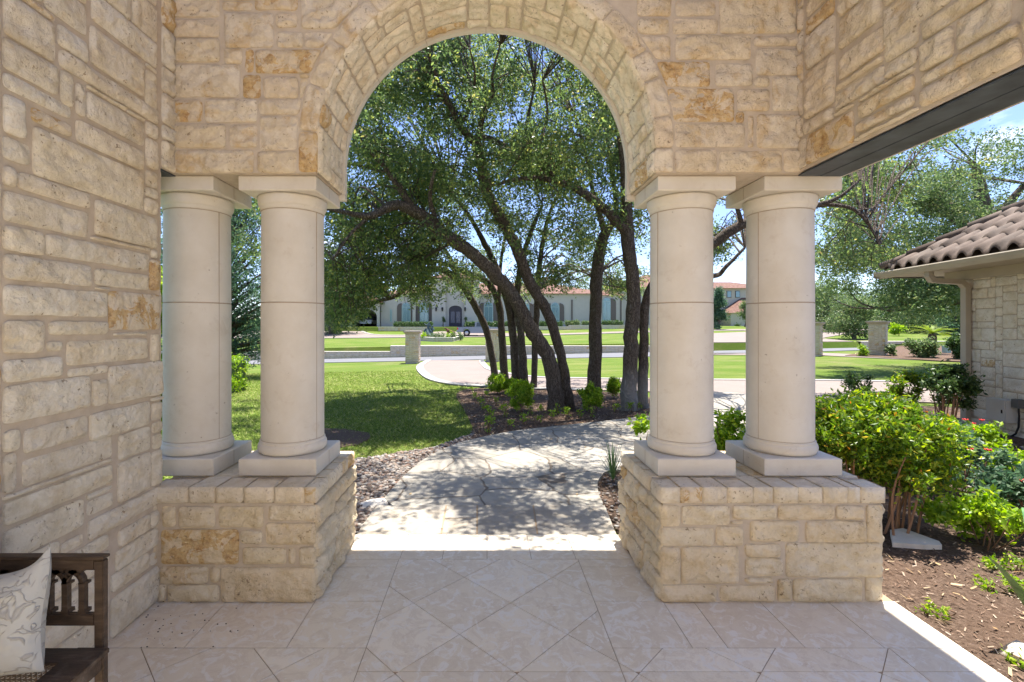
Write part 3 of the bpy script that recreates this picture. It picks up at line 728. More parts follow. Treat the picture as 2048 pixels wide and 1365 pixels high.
tile([(-.955, 3.508), (-.335, 3.508), (-.345, 4.075), (f0, 4.075), (e0+.03, 3.7)]); tile([(-.327, 3.508), (-.07, 3.508), (-.075, 3.80), (-.332, 3.79)]); tile([(-.332, 3.80), (-.075, 3.81), (-.08, 4.075), (-.336, 4.075)]); tile([(-.062, 3.508), (.376, 3.508), (.40, 4.075), (-.07, 4.075)]); tile([(.385, 3.508), (.965, 3.508), (f1, 4.075), (.41, 4.075)])
m.box(-.94, .95, 3.507, 4.08, -.1, -.0045, 1)
kf = NT('path_slab', .8, .25); cf = kf.ramp(kf.geo.outputs['Random Per Island'], [(0, (.31, .28, .235)), (.5, (.35, .315, .265)), (1, (.33, .30, .26))]); cf = kf.mix(cf, (.24, .19, .13), kf.ramp(kf.noise(5, 8, .72), [(.48, 0), (.6, .5), (.7, .2)]))
tag(m.build('path_border', [kf.done(cf, kf.bump(kf.noise(30, 6), .3, .004)), M['grout']]), kind='structure')
# driveway with pale edge bands
dn = gp([(852, 722), (836, 731), (833, 741), (852, 759), (899, 771), (972, 776), (1071, 781), (1180, 784)])+[(3.3, 12.2), (4.6, 11.6), (6.5, 10.9), (9.0, 9.9), (12.5, 9.2)]
df = gp([(968, 722), (974, 731), (992, 742), (1071, 755), (1171, 758), (1297, 760), (1455, 761), (1640, 762), (1800, 765), (1950, 768)])
dn_s, df_s = xy(smooth(dn, 4)), xy(smooth(df, 4))
sheet('driveway', dn_s+[(16, 9.5), (17, 12.5)]+df_s[::-1], .03, M['aggregate'])
def band(name, line, w, dz, mat, side=1, thick=.06):
    ln = [Vector((x, y)) for x, y in line]; o_ = []
    for i, p in enumerate(ln):
        d = (ln[min(i+1, len(ln)-1)]-ln[max(i-1, 0)]).normalized(); o_.append(p+Vector((-d.y, d.x))*w*side)
    m = MB(); e = arr([[(p.x, p.y, T(p.x, p.y)+dz-thick), (p.x, p.y, T(p.x, p.y)+dz), (q.x, q.y, T(q.x, q.y)+dz), (q.x, q.y, T(q.x, q.y)+dz-thick)] for p, q in zip(ln, o_)]); m.grid(e, 0, False)
    return tag(m.build(name, mat), kind='structure')
nk = len(xy(smooth(dn[:8], 4)))
band('kerb', dn_s[:nk], .32, .05, M['kerb'], 1); band('kerb', df_s, .28, .05, M['kerb'], -1)
# street beyond the gate posts, right apron and the sidewalk
sl = gp([(700, 716), (852, 718.5), (968, 718), (1071, 716), (1180, 715), (1300, 713)])
sheet('street', [(-40, 26.0), (-10, 26.2), (2, 26.0), (8, 25.6), (14, 26.2), (22, 27.2), (40, 29.0), (40, 29.3), (16, 29.2), (2, 29.1), (-40, 29.1)], .03, M['asphalt'])
sw = gp([(1425, 711), (1640, 712), (1740, 717), (1850, 722), (1960, 727)]); sw2 = gp([(1425, 707), (1640, 707), (1740, 711), (1850, 714.5), (1960, 717)])
sheet('sidewalk', sw+sw2[::-1], .03, M['aggregate'])
ap = [(13.2, 29.7), (13.5, 34), (15.5, 40), (21, 46), (30, 50), (36, 50), (36, 44), (30, 40), (24, 34), (23, 29.7)]
sheet('side_drive', ap, .04, M['aggregate'])
band('kerb', xy(smooth([(13.2, 29.7), (13.5, 34), (15.5, 40), (21, 46)], 3)), .35, .07, M['kerb'], 1)
# far drive in front of the mansion
sheet('far_drive', [(-60, 50), (-24, 48), (-14.5, 49), (-9, 53), (-2, 55.5), (8, 56), (30, 56), (60, 58), (60, 61), (8, 60), (0, 63.5), (-6, 65.7), (-9, 63.5), (-11, 60.5), (-14.5, 61.5), (-17, 65.8), (-60, 65.8)], .05, M['aggregate'])
band('kerb', xy(smooth([(-60, 49.6), (-24, 47.6), (-14.5, 48.6), (-9, 52.7), (-2, 55.2), (8, 55.7), (30, 55.7)], 3)), .4, .08, M['kerb'], -1)
band('kerb', xy(smooth([(-17, 65.8), (-14.5, 61.5), (-11, 60.5), (-6, 60.9), (-1, 60.6)], 3)), .4, .09, M['kerb'], -1)
# planting beds
tb = gp([(1300, 797), (1200, 784), (1088, 782), (990, 779), (939, 779), (912, 790), (925, 815), (938, 840), (945, 862), (930, 884)])
i0 = 4
bed = xy(smooth(tb, 3))+[p for p in pl if G(925, 889)[1] < p[1]]+[(3.4, 8.5), (3.6, 9.6), (3.7, 10.6)]
bed = [(x, y) for x, y in bed]
sheet('tree_bed', bed, .018, M['mulch'], .05, .5)
sheet('mulch_bed', [(2.30, -5), (2.30, 3.5), (2.30, 5.2), (2.75, 5.55), (3.7, 6.35), (5.3, 8.1), (6.6, 10.3), (9, 9.3), (12, 8.9), (16, 8.9), (16, -5)], .022, M['mulch'], .05, .6)
sheet('mulch_bed', gp([(1690, 713), (1780, 718), (1880, 724), (1960, 727), (1975, 700), (1900, 694), (1800, 693), (1760, 700)]), .05, M['mulch'])
sheet('soil_patch', [(x+.0, y) for x, y in gp([(640, 858), (690, 860), (738, 868), (742, 878), (715, 892), (660, 900), (600, 905), (560, 890), (580, 866)])], .016, M['mulch'], .03, .4)
rb = gp([(690, 925), (716, 922), (780, 912), (864, 899), (919, 880), (950, 868)])
rock_poly = rb+[p for p in pl if p[1] < G(950, 884)[1]][::-1]+[(-1.3, 3.5)]
sheet('gravel_bed', rock_poly, .012, M['mulch'], .04, .5)
rock2 = [(pr_[i][0], pr_[i][1]) for i in range(0, len(pr_)) if pr_[i][1] < 5.25]+[(2.25, 5.0), (2.3, 3.5), (1.2, 3.5)]
sheet('gravel_bed', rock2, .012, M['mulch'], .04, .5)

# ------------------------------------------------------------------ scatter helpers
def scatter(poly, n, seed, bias=0):
    rg = np.random.RandomState(seed); X = [p[0] for p in poly]; Y = [p[1] for p in poly]; o_ = np.zeros((0, 2))
    while len(o_) < n:
        k_ = rg.uniform(0, 1, (n*3, 2)); x = min(X)+(max(X)-min(X))*k_[:, 0]; y = min(Y)+(max(Y)-min(Y))*k_[:, 1]
        if bias: keep = rg.uniform(0, 1, len(x)) < (np.clip(min(Y)/np.maximum(y, .1), 0, 1))**bias
        else: keep = np.ones(len(x), bool)
        s_ = inside(poly, x, y) & keep; o_ = np.concatenate([o_, np.stack([x[s_], y[s_]], 1)])
    return o_[:n]
bm_ = bmesh.new(); bmesh.ops.create_icosphere(bm_, subdivisions=1, radius=1); bm_.verts.ensure_lookup_table()
IV = arr([v.co[:] for v in bm_.verts]); IF = np.array([[v.index for v in f.verts] for f in bm_.faces]); bm_.free()
bm_ = bmesh.new(); bmesh.ops.create_icosphere(bm_, subdivisions=2, radius=1); bm_.verts.ensure_lookup_table()
IV2 = arr([v.co[:] for v in bm_.verts]); IF2 = np.array([[v.index for v in f.verts] for f in bm_.faces]); bm_.free()
def pebbles(name, poly, n, rmin, rmax, seed, mat, kind='stuff', dz=.0, avoid=None):
    p = scatter(poly, n, seed, 1); rg = np.random.RandomState(seed); m = MB()
    S = rmin+(rmax-rmin)*rg.uniform(0, 1, n)**2; ang = rg.uniform(0, 6.28, n)
    sc_ = np.stack([S*rg.uniform(.8, 1.3, n), S*rg.uniform(.6, 1, n), S*rg.uniform(.4, .7, n)], 1)
    Vv = IV[None]*(1+rg.uniform(-.16, .16, (n, len(IV), 1)))*sc_[:, None]
    ca, sa = np.cos(ang)[:, None], np.sin(ang)[:, None]
    x = Vv[..., 0]*ca-Vv[..., 1]*sa+p[:, 0:1]; y = Vv[..., 0]*sa+Vv[..., 1]*ca+p[:, 1:2]
    zb = np.array([T(a, b) for a, b in p])[:, None]+dz+S[:, None]*rg.uniform(.2, .75, (n, 1)); z = Vv[..., 2]+zb
    V = np.stack([x, y, z], -1).reshape(-1, 3); Fc = (IF[None]+np.arange(n)[:, None, None]*len(IV)).reshape(-1, 3)
    m.add(V, Fc, 0, True); o = m.build(name, mat); return tag(o, kind=kind)
k = NT('river_pebbles', .7, .3); r = k.geo.outputs['Random Per Island']
c = k.ramp(r, [(0, (.20, .13, .10)), (.18, (.42, .33, .26)), (.35, (.30, .27, .25)), (.5, (.52, .42, .33)), (.65, (.38, .23, .16)), (.8, (.50, .47, .44)), (.93, (.62, .57, .50)), (1, (.16, .14, .13))])
c = k.mix(c, (.55, .55, .55), 1., 'MULTIPLY')
M['pebble'] = k.done(k.mix(c, (.2, .15, .12), k.ramp(k.noise(60, 4), [(.5, 0), (.75, .4)])), k.bump(k.noise(90, 3), .2, .002))
pebbles('river_rocks', rock_poly, 5200, .010, .030, 3, M['pebble'], dz=.012)
pebbles('river_rocks', rock2, 1100, .010, .026, 4, M['pebble'], dz=.012)
o_ = pebbles('pebbles', gp([(1820, 1000), (1800, 940), (1840, 890), (1960, 880), (2048, 900), (2048, 1000), (1900, 1010)]), 900, .010, .028, 5, M['pebble'], dz=.022)
def chips(name, poly, n, seed, mat, l0=.012, l1=.045, dz=.022):
    p = scatter(poly, n, seed, 1.2); rg = np.random.RandomState(seed); a = rg.uniform(0, 6.28, n); Ln = l0+(l1-l0)*rg.uniform(0, 1, n)**2; W_ = Ln*rg.uniform(.15, .4, n)
    tl = rg.uniform(-.5, .5, (n, 2)); z = np.array([T(*q) for q in p])+dz+.006
    m = MB(); d = np.stack([np.cos(a), np.sin(a), tl[:, 0]], 1)*Ln[:, None]/2; e = np.stack([-np.sin(a), np.cos(a), tl[:, 1]], 1)*W_[:, None]/2
    c_ = np.stack([p[:, 0], p[:, 1], z+Ln*.12], 1); V = np.stack([c_-d-e, c_+d-e*.6, c_+d+e, c_-d+e*.8], 1).reshape(-1, 3)
    m.add(V, np.arange(4*n).reshape(-1, 4)); return tag(m.build(name, mat), kind='stuff')
k = NT('wood_chips', .9, .1); M['chip'] = k.done(k.ramp(k.geo.outputs['Random Per Island'], [(0, (.05, .03, .02)), (.4, (.13, .08, .055)), (.75, (.21, .14, .10)), (.9, (.36, .27, .2)), (1, (.55, .47, .38))]))
k = NT('fallen_leaves', .8, .2); M['dryleaf'] = k.done(k.ramp(k.geo.outputs['Random Per Island'], [(0, (.30, .18, .08)), (.5, (.42, .30, .16)), (.8, (.50, .40, .25)), (1, (.25, .12, .06))]))
nearbed = [(2.31, 1.2), (2.31, 5.2), (3.0, 5.6), (4.4, 7.0), (6, 8.5), (7.5, 7.5), (6.0, 3), (4.5, 1.2)]
chips('mulch_chips', nearbed, 15000, 7, M['chip'], .008, .032); chips('mulch_chips', bed, 9000, 8, M['chip'], .015, .05, .018)
chips('fallen_leaves', nearbed, 700, 9, M['dryleaf'], .03, .05, .026)
chips('fallen_leaves', bed+[], 500, 10, M['dryleaf'], .03, .06, .024)
# near lawn blades
lawn_near = [p for p in gp([(716, 921), (864, 897), (950, 866), (937, 835), (925, 812), (914, 792), (939, 777)])]+gp([(852, 762), (828, 742)])+[(-3.2, 19.5), (-11, 19.5), (-9, 9), (-4.6, 4.4), (-2.4, 3.8), (-1.5, 4.2)]
soil = gp([(640, 862), (690, 864), (735, 870), (738, 878), (712, 890), (660, 897), (600, 900), (565, 888), (585, 868)])
p = scatter(lawn_near, 120000, 21, 1.2); p = p[~(inside(soil, p[:, 0], p[:, 1]) & (np.random.RandomState(1).uniform(0, 1, len(p)) > .12))]
rg = np.random.RandomState(2); n = len(p); p = p+rg.normal(0, .07, p.shape)*(rg.uniform(0, 1, (n, 1)) < .5); hgt = rg.uniform(.02, .05, n)*(1+p[:, 1]*.03); wd = .003+.0006*p[:, 1]; a = rg.uniform(0, 6.28, n)
b0 = np.stack([p[:, 0], p[:, 1], np.array([T(*q) for q in p])-.002], 1); e = np.stack([np.cos(a), np.sin(a), 0*a], 1)*wd[:, None]
tip = b0+np.stack([rg.normal(0, .04, n), rg.normal(0, .04, n), hgt*.7], 1)
m = MB(); m.add(np.stack([b0-e, b0+e, tip], 1).reshape(-1, 3), np.arange(3*n).reshape(-1, 3))
k = NT('grass_blades', .6, .2); r = k.geo.outputs['Random Per Island']
c = k.ramp(r, [(0, (.12, .20, .02)), (.4, (.20, .29, .04)), (.75, (.30, .36, .07)), (1, (.44, .41, .18))])
tr = k.n('ShaderNodeBsdfTranslucent'); ms = k.n('ShaderNodeMixShader'); ms.inputs[0].default_value = .3; k.l(c, tr.inputs[0]); k.l(k.b.outputs[0], ms.inputs[1]); k.l(tr.outputs[0], ms.inputs[2]); k.l(ms.outputs[0], k.o.inputs[0])
M['blade'] = k.done(c)
tag(m.build('grass', M['blade']), kind='stuff')

# ================================================================== foliage
def leaf_mat(name, stops, trans=.4, rough=.45):
    k = NT(name, rough, .35); r = k.geo.outputs['Random Per Island']; c = k.ramp(r, stops)
    tr = k.n('ShaderNodeBsdfTranslucent'); ms = k.n('ShaderNodeMixShader'); ms.inputs[0].default_value = trans
    c2 = k.mix(c, (.9, 1.0, .25), .35, 'MULTIPLY'); hs = k.n('ShaderNodeHueSaturation', Value=1.9, Saturation=1.1); k.l(c, hs.inputs['Color'])
    k.l(hs.outputs[0], tr.inputs[0]); k.l(k.b.outputs[0], ms.inputs[1]); k.l(tr.outputs[0], ms.inputs[2]); k.l(ms.outputs[0], k.o.inputs[0])
    return k.done(c)
M['oak_leaf'] = leaf_mat('live_oak_leaf', [(0, (.06, .098, .042)), (.45, (.105, .155, .058)), (.8, (.16, .215, .07)), (.95, (.27, .30, .08)), (1, (.30, .26, .10))], .5, .38)
M['far_leaf'] = leaf_mat('tree_leaf', [(0, (.06, .105, .04)), (.5, (.105, .16, .06)), (.85, (.17, .22, .08)), (1, (.26, .27, .12))], .35)
M['blue_leaf'] = leaf_mat('blue_green_leaf', [(0, (.035, .08, .045)), (.5, (.065, .125, .07)), (1, (.13, .2, .10))], .35)
M['nandina'] = leaf_mat('nandina_leaf', [(0, (.05, .10, .015)), (.4, (.10, .18, .02)), (.75, (.20, .29, .03)), (.95, (.36, .40, .04)), (.985, (.40, .27, .06)), (1, (.40, .13, .04))], .45, .35)
M['bright_leaf'] = leaf_mat('bright_shrub_leaf', [(0, (.10, .19, .015)), (.5, (.19, .31, .025)), (1, (.38, .46, .06))], .45, .4)
M['dark_leaf'] = leaf_mat('dark_shrub_leaf', [(0, (.02, .05, .015)), (.5, (.05, .10, .025)), (1, (.11, .16, .05))], .3, .35)
k = NT('bark', .92, .1)
vv = k.n('ShaderNodeTexVoronoi', feature='DISTANCE_TO_EDGE', Scale=46.); wv_ = k.n('ShaderNodeMixRGB', blend_type='ADD'); wv_.inputs['Fac'].default_value = .05; wn_ = k.n('ShaderNodeTexNoise', Scale=14., Detail=5.); k.l(k.tc.outputs['Object'], wn_.inputs['Vector']); k.l(k.pos((1, 1, .24)), wv_.inputs['Color1']); k.l(wn_.outputs['Color'], wv_.inputs['Color2']); k.l(wv_.outputs[0], vv.inputs['Vector'])
vf = k.ramp(vv.outputs['Distance'], [(0, 0), (.22, 1)]); nn = k.noise(22, 8, .7, k.pos((1, 1, .4)))
c = k.mix(k.mix((.085, .066, .053), (.20, .162, .132), vf), (.36, .32, .27), k.ramp(nn, [(.55, 0), (.72, .6)]))
c = k.mix(c, (.30, .29, .27), k.ramp(k.noise(3.2, 5), [(.60, 0), (.72, .45)]))
M['bark'] = k.done(c, k.bump(vf, .9, .03, k.bump(nn, .6, .02)))
k2 = M['bark'].copy(); k2.name = 'bark_pale_foot'; M['bark_foot'] = k2; nt2 = k2.node_tree; bs2 = nt2.nodes['Principled BSDF']; src = bs2.inputs['Base Color'].links[0].from_socket
mm2 = nt2.nodes.new('ShaderNodeMixRGB'); mm2.inputs['Color2'].default_value = (.46, .44, .41, 1); tc2 = nt2.nodes.new('ShaderNodeTexCoord'); sx2 = nt2.nodes.new('ShaderNodeSeparateXYZ'); rr2 = nt2.nodes.new('ShaderNodeMapRange')
rr2.inputs['From Min'].default_value = .9; rr2.inputs['From Max'].default_value = .35; rr2.inputs['To Max'].default_value = .72
nt2.links.new(tc2.outputs['Object'], sx2.inputs[0]); nt2.links.new(sx2.outputs['Z'], rr2.inputs['Value']); nt2.links.new(rr2.outputs[0], mm2.inputs['Fac']); nt2.links.new(src, mm2.inputs['Color1']); nt2.links.new(mm2.outputs[0], bs2.inputs['Base Color'])
M['twig'] = plain('stem_bark', (.16, .095, .06), .85)
M['cane'] = plain('reddish_stem', (.30, .17, .10), .8)

def leafcloud(mb, C, Rr, n, Ls, Ws, rg, tw=9, spread=.11, flat=.75, up=.35, mat=0, shell=.45):
    """n leaves about clump centres C (k,3) with radii Rr, hung on small twigs"""
    C = np.asarray(C, float); Rr = np.asarray(Rr, float); nt_ = max(1, n//tw)
    w_ = Rr**2.2; idx = rg.choice(len(C), nt_, p=w_/w_.sum())
    d = rg.normal(0, 1, (nt_, 3)); d /= np.linalg.norm(d, axis=1)[:, None]; d[:, 2] *= flat
    q = C[idx]+d*(Rr[idx]*rg.uniform(0, 1, nt_)**shell)[:, None]
    td = d+rg.normal(0, .6, (nt_, 3)); td /= np.linalg.norm(td, axis=1)[:, None]
    q = np.repeat(q, tw, 0); td = np.repeat(td, tw, 0); N = len(q)
    q = q+td*rg.uniform(-1, 1, (N, 1))*spread+rg.normal(0, spread*.35, (N, 3))
    a = td*.6+rg.normal(0, .7, (N, 3)); a /= np.linalg.norm(a, axis=1)[:, None]
    nr = rg.normal(0, 1, (N, 3)); nr[:, 2] += up; b = np.cross(a, nr); b /= np.linalg.norm(b, axis=1)[:, None]+1e-9
    s = rg.uniform(.65, 1.25, (N, 1)); a = a*Ls/2*s; b = b*Ws/2*s; cn = np.cross(a, b); cn /= np.linalg.norm(cn, axis=1)[:, None]+1e-9
    V = np.stack([q-a, q+b-a*.1+cn*Ws*.12, q+a, q-b-a*.1+cn*Ws*.12], 1).reshape(-1, 3)
    mb.add(V, np.arange(4*N).reshape(-1, 4), mat, False)
def limb(mb, pts, n=5, sides=9, seed=0, rough=.07, mat=0):
    """pts: list of (Vector, radius)"""
    P_ = smooth([p for p, _ in pts], n); rr = []
    for i in range(len(pts)-1):
        for j in range(n): rr.append(lerp(pts[i][1], pts[i+1][1], j/n))
    rr.append(pts[-1][1]); rg = np.random.RandomState(seed)
    A = arr([p[:] for p in P_]); w_ = np.array(rr)*.05
    A[1:-1] += rg.normal(0, 1, A[1:-1].shape)*w_[1:-1, None]
    mb.tube(A, rr, sides, mat, True, rough, seed); return A, np.array(rr)
def pxl(l): return [(P(x, y, Y), w_*Y/F/2) for x, y, Y, w_ in l]
# ------------------------------------------------------------------ the clump of live oaks
OAKS = [
 ('thick live oak trunk sweeping far left over the lawn, its base beside the front shrubs', 1,
  [[(1112, 826, 9.15, 40), (1112, 800, 9.1, 32), (1098, 719, 9.0, 29), (1075, 680, 8.9, 28), (1058, 653, 8.8, 28), (1022, 586, 8.6, 27), (985, 545, 8.4, 27), (940, 505, 8.2, 26), (880, 462, 8, 25), (835, 425, 7.8, 24), (790, 411, 7.6, 20), (740, 432, 7.4, 14), (690, 425, 7.2, 9), (640, 415, 7, 5)],
   [(835, 425, 7.8, 14), (800, 380, 7.6, 12), (765, 330, 7.4, 9), (725, 290, 7.2, 5)], [(880, 462, 8, 12), (860, 400, 7.7, 9), (870, 340, 7.4, 6)],
   [(740, 432, 7.4, 8), (700, 470, 7.3, 6), (665, 520, 7.2, 4)]]),
 ('tall live oak trunk leaning left in front, forking high in the arch', 2,
  [[(1138, 828, 9.35, 30), (1136, 800, 9.3, 22), (1121, 709, 9.3, 19), (1095, 626, 9.2, 20), (1062, 570, 9.1, 22), (1030, 490, 8.9, 23), (1003, 440, 8.8, 22), (975, 390, 8.6, 22), (961, 322, 8.3, 21), (952, 286, 8.1, 20)],
   [(952, 288, 8.1, 17), (922, 256, 7.9, 14), (904, 220, 7.7, 11), (880, 170, 7.4, 7), (860, 120, 7.1, 4)],
   [(955, 288, 8.1, 14), (966, 230, 7.8, 12), (985, 190, 7.5, 8), (985, 150, 7.2, 5), (1000, 90, 6.9, 3)],
   [(952, 292, 8.1, 12), (966, 275, 8.1, 12), (1010, 293, 8.2, 11), (1045, 318, 8.4, 9), (1052, 256, 8.2, 7), (1070, 170, 7.9, 4)],
   [(930, 240, 7.9, 8), (943, 200, 7.7, 7), (950, 150, 7.4, 5), (940, 100, 7.1, 3)]]),
 ('slender live oak trunk standing furthest left of the clump, limb reaching left', 3,
  [[(992, 772, 13.6, 17), (989, 745, 13.5, 14), (975, 669, 13.3, 13), (952, 616, 13.1, 14), (922, 568, 13, 13), (885, 540, 12.8, 13), (845, 548, 12.6, 12), (795, 590, 12.4, 9), (750, 605, 12.2, 6), (715, 620, 12.1, 4)],
   [(922, 568, 13, 9), (890, 500, 12.7, 8), (850, 470, 12.4, 6), (800, 480, 12.1, 4)]]),
 ('dark live oak trunk second from the left of the clump', 4,
  [[(1010, 775, 13.1, 20), (1008, 746, 13, 16), (1003, 660, 13, 14), (998, 610, 13, 14), (975, 565, 12.8, 13), (930, 545, 12.6, 10), (880, 525, 12.2, 7), (830, 520, 11.9, 4)],
   [(998, 610, 13, 8), (1000, 540, 12.7, 7), (1010, 470, 12.3, 5)]]),
 ('straight dark live oak trunk in the middle of the clump, behind the shrubs', 5,
  [[(1031, 780, 12.3, 22), (1031, 750, 12.2, 17), (1025, 660, 12.2, 16), (1012, 590, 12, 16), (990, 530, 12, 13), (960, 470, 11.8, 10), (930, 420, 11.5, 7), (900, 390, 11.2, 4)]]),
 ('pale blotched live oak trunk joined close to the middle trunk', 6,
  [[(1049, 785, 12.1, 22), (1048, 760, 12, 17), (1042, 670, 12, 15), (1033, 610, 12, 14), (1040, 540, 11.8, 11), (1060, 470, 11.6, 9), (1085, 410, 11.4, 5)]]),
 ('thin live oak trunk seen behind the two leaning trunks', 7,
  [[(1066, 782, 12.9, 17), (1068, 760, 12.8, 13), (1071, 670, 12.8, 12), (1075, 593, 12.7, 12), (1080, 520, 12.5, 10), (1095, 440, 12.3, 7), (1120, 380, 12, 4)]]),
 ('upright live oak trunk standing alone to the right behind a bright shrub', 8,
  [[(1186, 808, 10.6, 36), (1188, 780, 10.5, 29), (1191, 660, 10.5, 24), (1193, 560, 10.4, 24), (1200, 500, 10.3, 22), (1211, 465, 10.2, 20)],
   [(1211, 467, 10.2, 14), (1197, 425, 10, 11), (1185, 380, 9.9, 8), (1170, 300, 9.7, 6), (1150, 230, 9.4, 4)], [(1211, 465, 10.2, 14), (1232, 430, 10.1, 11), (1225, 350, 10, 8), (1210, 250, 9.8, 5)]]),
 ('live oak trunk with a whitish foot close to the right columns', 9,
  [[(1256, 826, 9.25, 44), (1257, 805, 9.2, 34), (1261, 693, 9.2, 28), (1267, 593, 9.1, 27), (1262, 530, 9, 26), (1255, 480, 9, 26), (1252, 403, 8.9, 24), (1248, 330, 8.7, 16), (1235, 250, 8.5, 10), (1220, 170, 8.2, 5)],
   [(1252, 466, 9, 18), (1237, 447, 8.9, 20), (1204, 414, 8.7, 18), (1157, 381, 8.5, 16), (1113, 363, 8.3, 13), (1076, 357, 8.1, 10), (1030, 360, 8, 8), (985, 372, 7.8, 5)],
   [(1113, 363, 8.3, 8), (1080, 300, 8.0, 6), (1095, 230, 7.7, 5), (1085, 160, 7.4, 3)]]),
 ('live oak trunk half hidden by the column, throwing a limb to the right', 10,
  [[(1285, 824, 9.5, 30), (1285, 800, 9.4, 22), (1287, 693, 9.4, 18), (1293, 600, 9.3, 18), (1325, 550, 9.2, 18), (1378, 515, 9.1, 20), (1425, 487, 9, 22), (1484, 450, 8.8, 19), (1560, 424, 8.6, 15), (1628, 413, 8.4, 11), (1679, 394, 8.2, 7), (1720, 360, 8.1, 4)],
   [(1325, 552, 9.2, 10), (1425, 553, 9.5, 10), (1453, 533, 9.4, 8), (1490, 495, 9.3, 5)], [(1580, 420, 8.6, 9), (1650, 410, 8.4, 9), (1705, 418, 8.4, 7), (1737, 450, 8.4, 5), (1760, 490, 8.4, 3)],
   [(1484, 450, 8.8, 10), (1470, 380, 8.4, 8), (1500, 310, 8.0, 5)]]),
]
trees = []
for lab, sd, limbs in OAKS:
    base = P(*limbs[0][0][:3]); base.z = T(base.x, base.y)+.0
    th = thing('live_oak', lab, 'tree', base, 0, 'live oaks clumped beside the curving path')
    mb = MB(); nodes = []
    for q, lm in enumerate(limbs):
        pts = pxl(lm)
        if q == 0:
            pts[0] = (Vector((pts[0][0].x, pts[0][0].y, base.z-.06)), pts[0][1]*1.15)
        A, rr = limb(mb, [(p-base, r_) for p, r_ in pts], 6, 12 if q == 0 else 8, sd*10+q, .09 if q == 0 else .06)
        nodes += [(a_+arr(base), b_) for a_, b_ in zip(A, rr) if b_ < .13 and a_[2]+base.z > 2.2]
    trees.append((th, mb, nodes, base, sd))
# canopy clumps: (px0,px1,py0,py1,Y0,Y1,count,radius)
rg = np.random.RandomState(77); cl = []
def reg(x0, x1, y0, y1, Y0, Y1, n, r0, r1):
    for _ in range(n):
        Y = rg.uniform(Y0, Y1); p = P(rg.uniform(x0, x1), rg.uniform(y0, y1), Y); cl.append((p, rg.uniform(r0, r1)))
reg(680, 1290, 60, 330, 7, 12, 105, .4, .8); reg(650, 1300, 300, 480, 7.5, 13, 80, .4, .75); reg(650, 900, 430, 570, 7.5, 13, 40, .35, .65)
reg(645, 750, 470, 650, 8, 11, 22, .3, .5); reg(640, 900, 440, 560, 8, 12, 10, .35, .55); reg(745, 860, 540, 600, 9, 13, 8, .3, .45); reg(880, 1290, 470, 560, 11, 15, 20, .35, .6)
reg(760, 1290, 545, 588, 11, 15, 46, .25, .42); reg(1390, 1500, 330, 540, 9, 12, 10, .35, .6); reg(1620, 1820, 330, 540, 8.5, 12, 28, .35, .65); reg(1300, 1400, 60, 560, 8, 11, 12, .4, .7)
reg(470, 660, 300, 520, 8, 12, 12, .4, .6); reg(1620, 2000, 140, 330, 9.5, 11, 8, .35, .6)
reg(1130, 1290, 150, 420, 9, 12, 14, .35, .6)
for _ in range(88):    # overhead, above the sight line through the arch: the shade on the path
    Y = 4.35+4.6*rg.uniform(0, 1)**1.35; cl.append((Vector((rg.uniform(-1.1, 4.4), Y, rg.uniform(1.55+.64*Y, 1.55+.64*Y+1.6))), rg.uniform(.32, .62)))
for _ in range(8):
    cl.append((Vector((rg.uniform(-6.5, -1.5), rg.uniform(7.5, 10.5), rg.uniform(5.5, 7.5))), rg.uniform(.5, .8)))
asg = {i: [] for i in range(len(trees))}
for c_, r_ in cl:
    best = None
    for i, (th, mb, nodes, base, sd) in enumerate(trees):
        for a_, b_ in nodes:
            d = (a_[0]-c_.x)**2+(a_[1]-c_.y)**2+(a_[2]-c_.z)**2
            if best is None or d < best[0]: best = (d, i, a_, b_)
    asg[best[1]].append((c_, r_, best[2], best[3]))
for i, (th, mb, nodes, base, sd) in enumerate(trees):
    rg = np.random.RandomState(sd+500); lb = MB()
    for q, (c_, r_, a_, b_) in enumerate(asg[i]):
        a_ = Vector(a_); Ld = (a_-c_).length; mid = a_.lerp(c_, .5)+Vector(rg.normal(0, .18, 3))+Vector((0, 0, .22*Ld))
        r0 = min(b_*.7, .010+.007*min(Ld, 2.2))
        limb(mb, [(a_-base, r0), (mid-base, r0*.7), (c_-base, r0*.4)], 4, 5, sd*100+q, 0)
        for z in range(5):
            e = Vector(rg.normal(0, 1, 3)).normalized()*r_*.9; st = mid.lerp(c_, rg.uniform(.3, 1))
            limb(mb, [(st-base, r0*.4), ((st+c_+e)/2-base+Vector(rg.normal(0, .06, 3)), .006), (c_+e-base, .0025)], 3, 4, z+q*7, 0)
    trunk = mb.build('trunk', M['bark_foot'] if sd in (9, 10) else M['bark'], th)
    if asg[i]:
        C = [(c_-base)[:] for c_, *_ in asg[i]]; Rr = [r_ for _, r_, *_ in asg[i]]
        n = int(sum(r_**2 for r_ in Rr)*2100)
        leafcloud(lb, C, Rr, n, .07, .031, rg, 10, .11)
        lb.build('crown', M['oak_leaf'], th)
    else:
        lb = MB(); top = nodes[-1][0]-arr(base); leafcloud(lb, [top], [.6], 1500, .062, .027, rg, 10, .10); lb.build('crown', M['oak_leaf'], th)

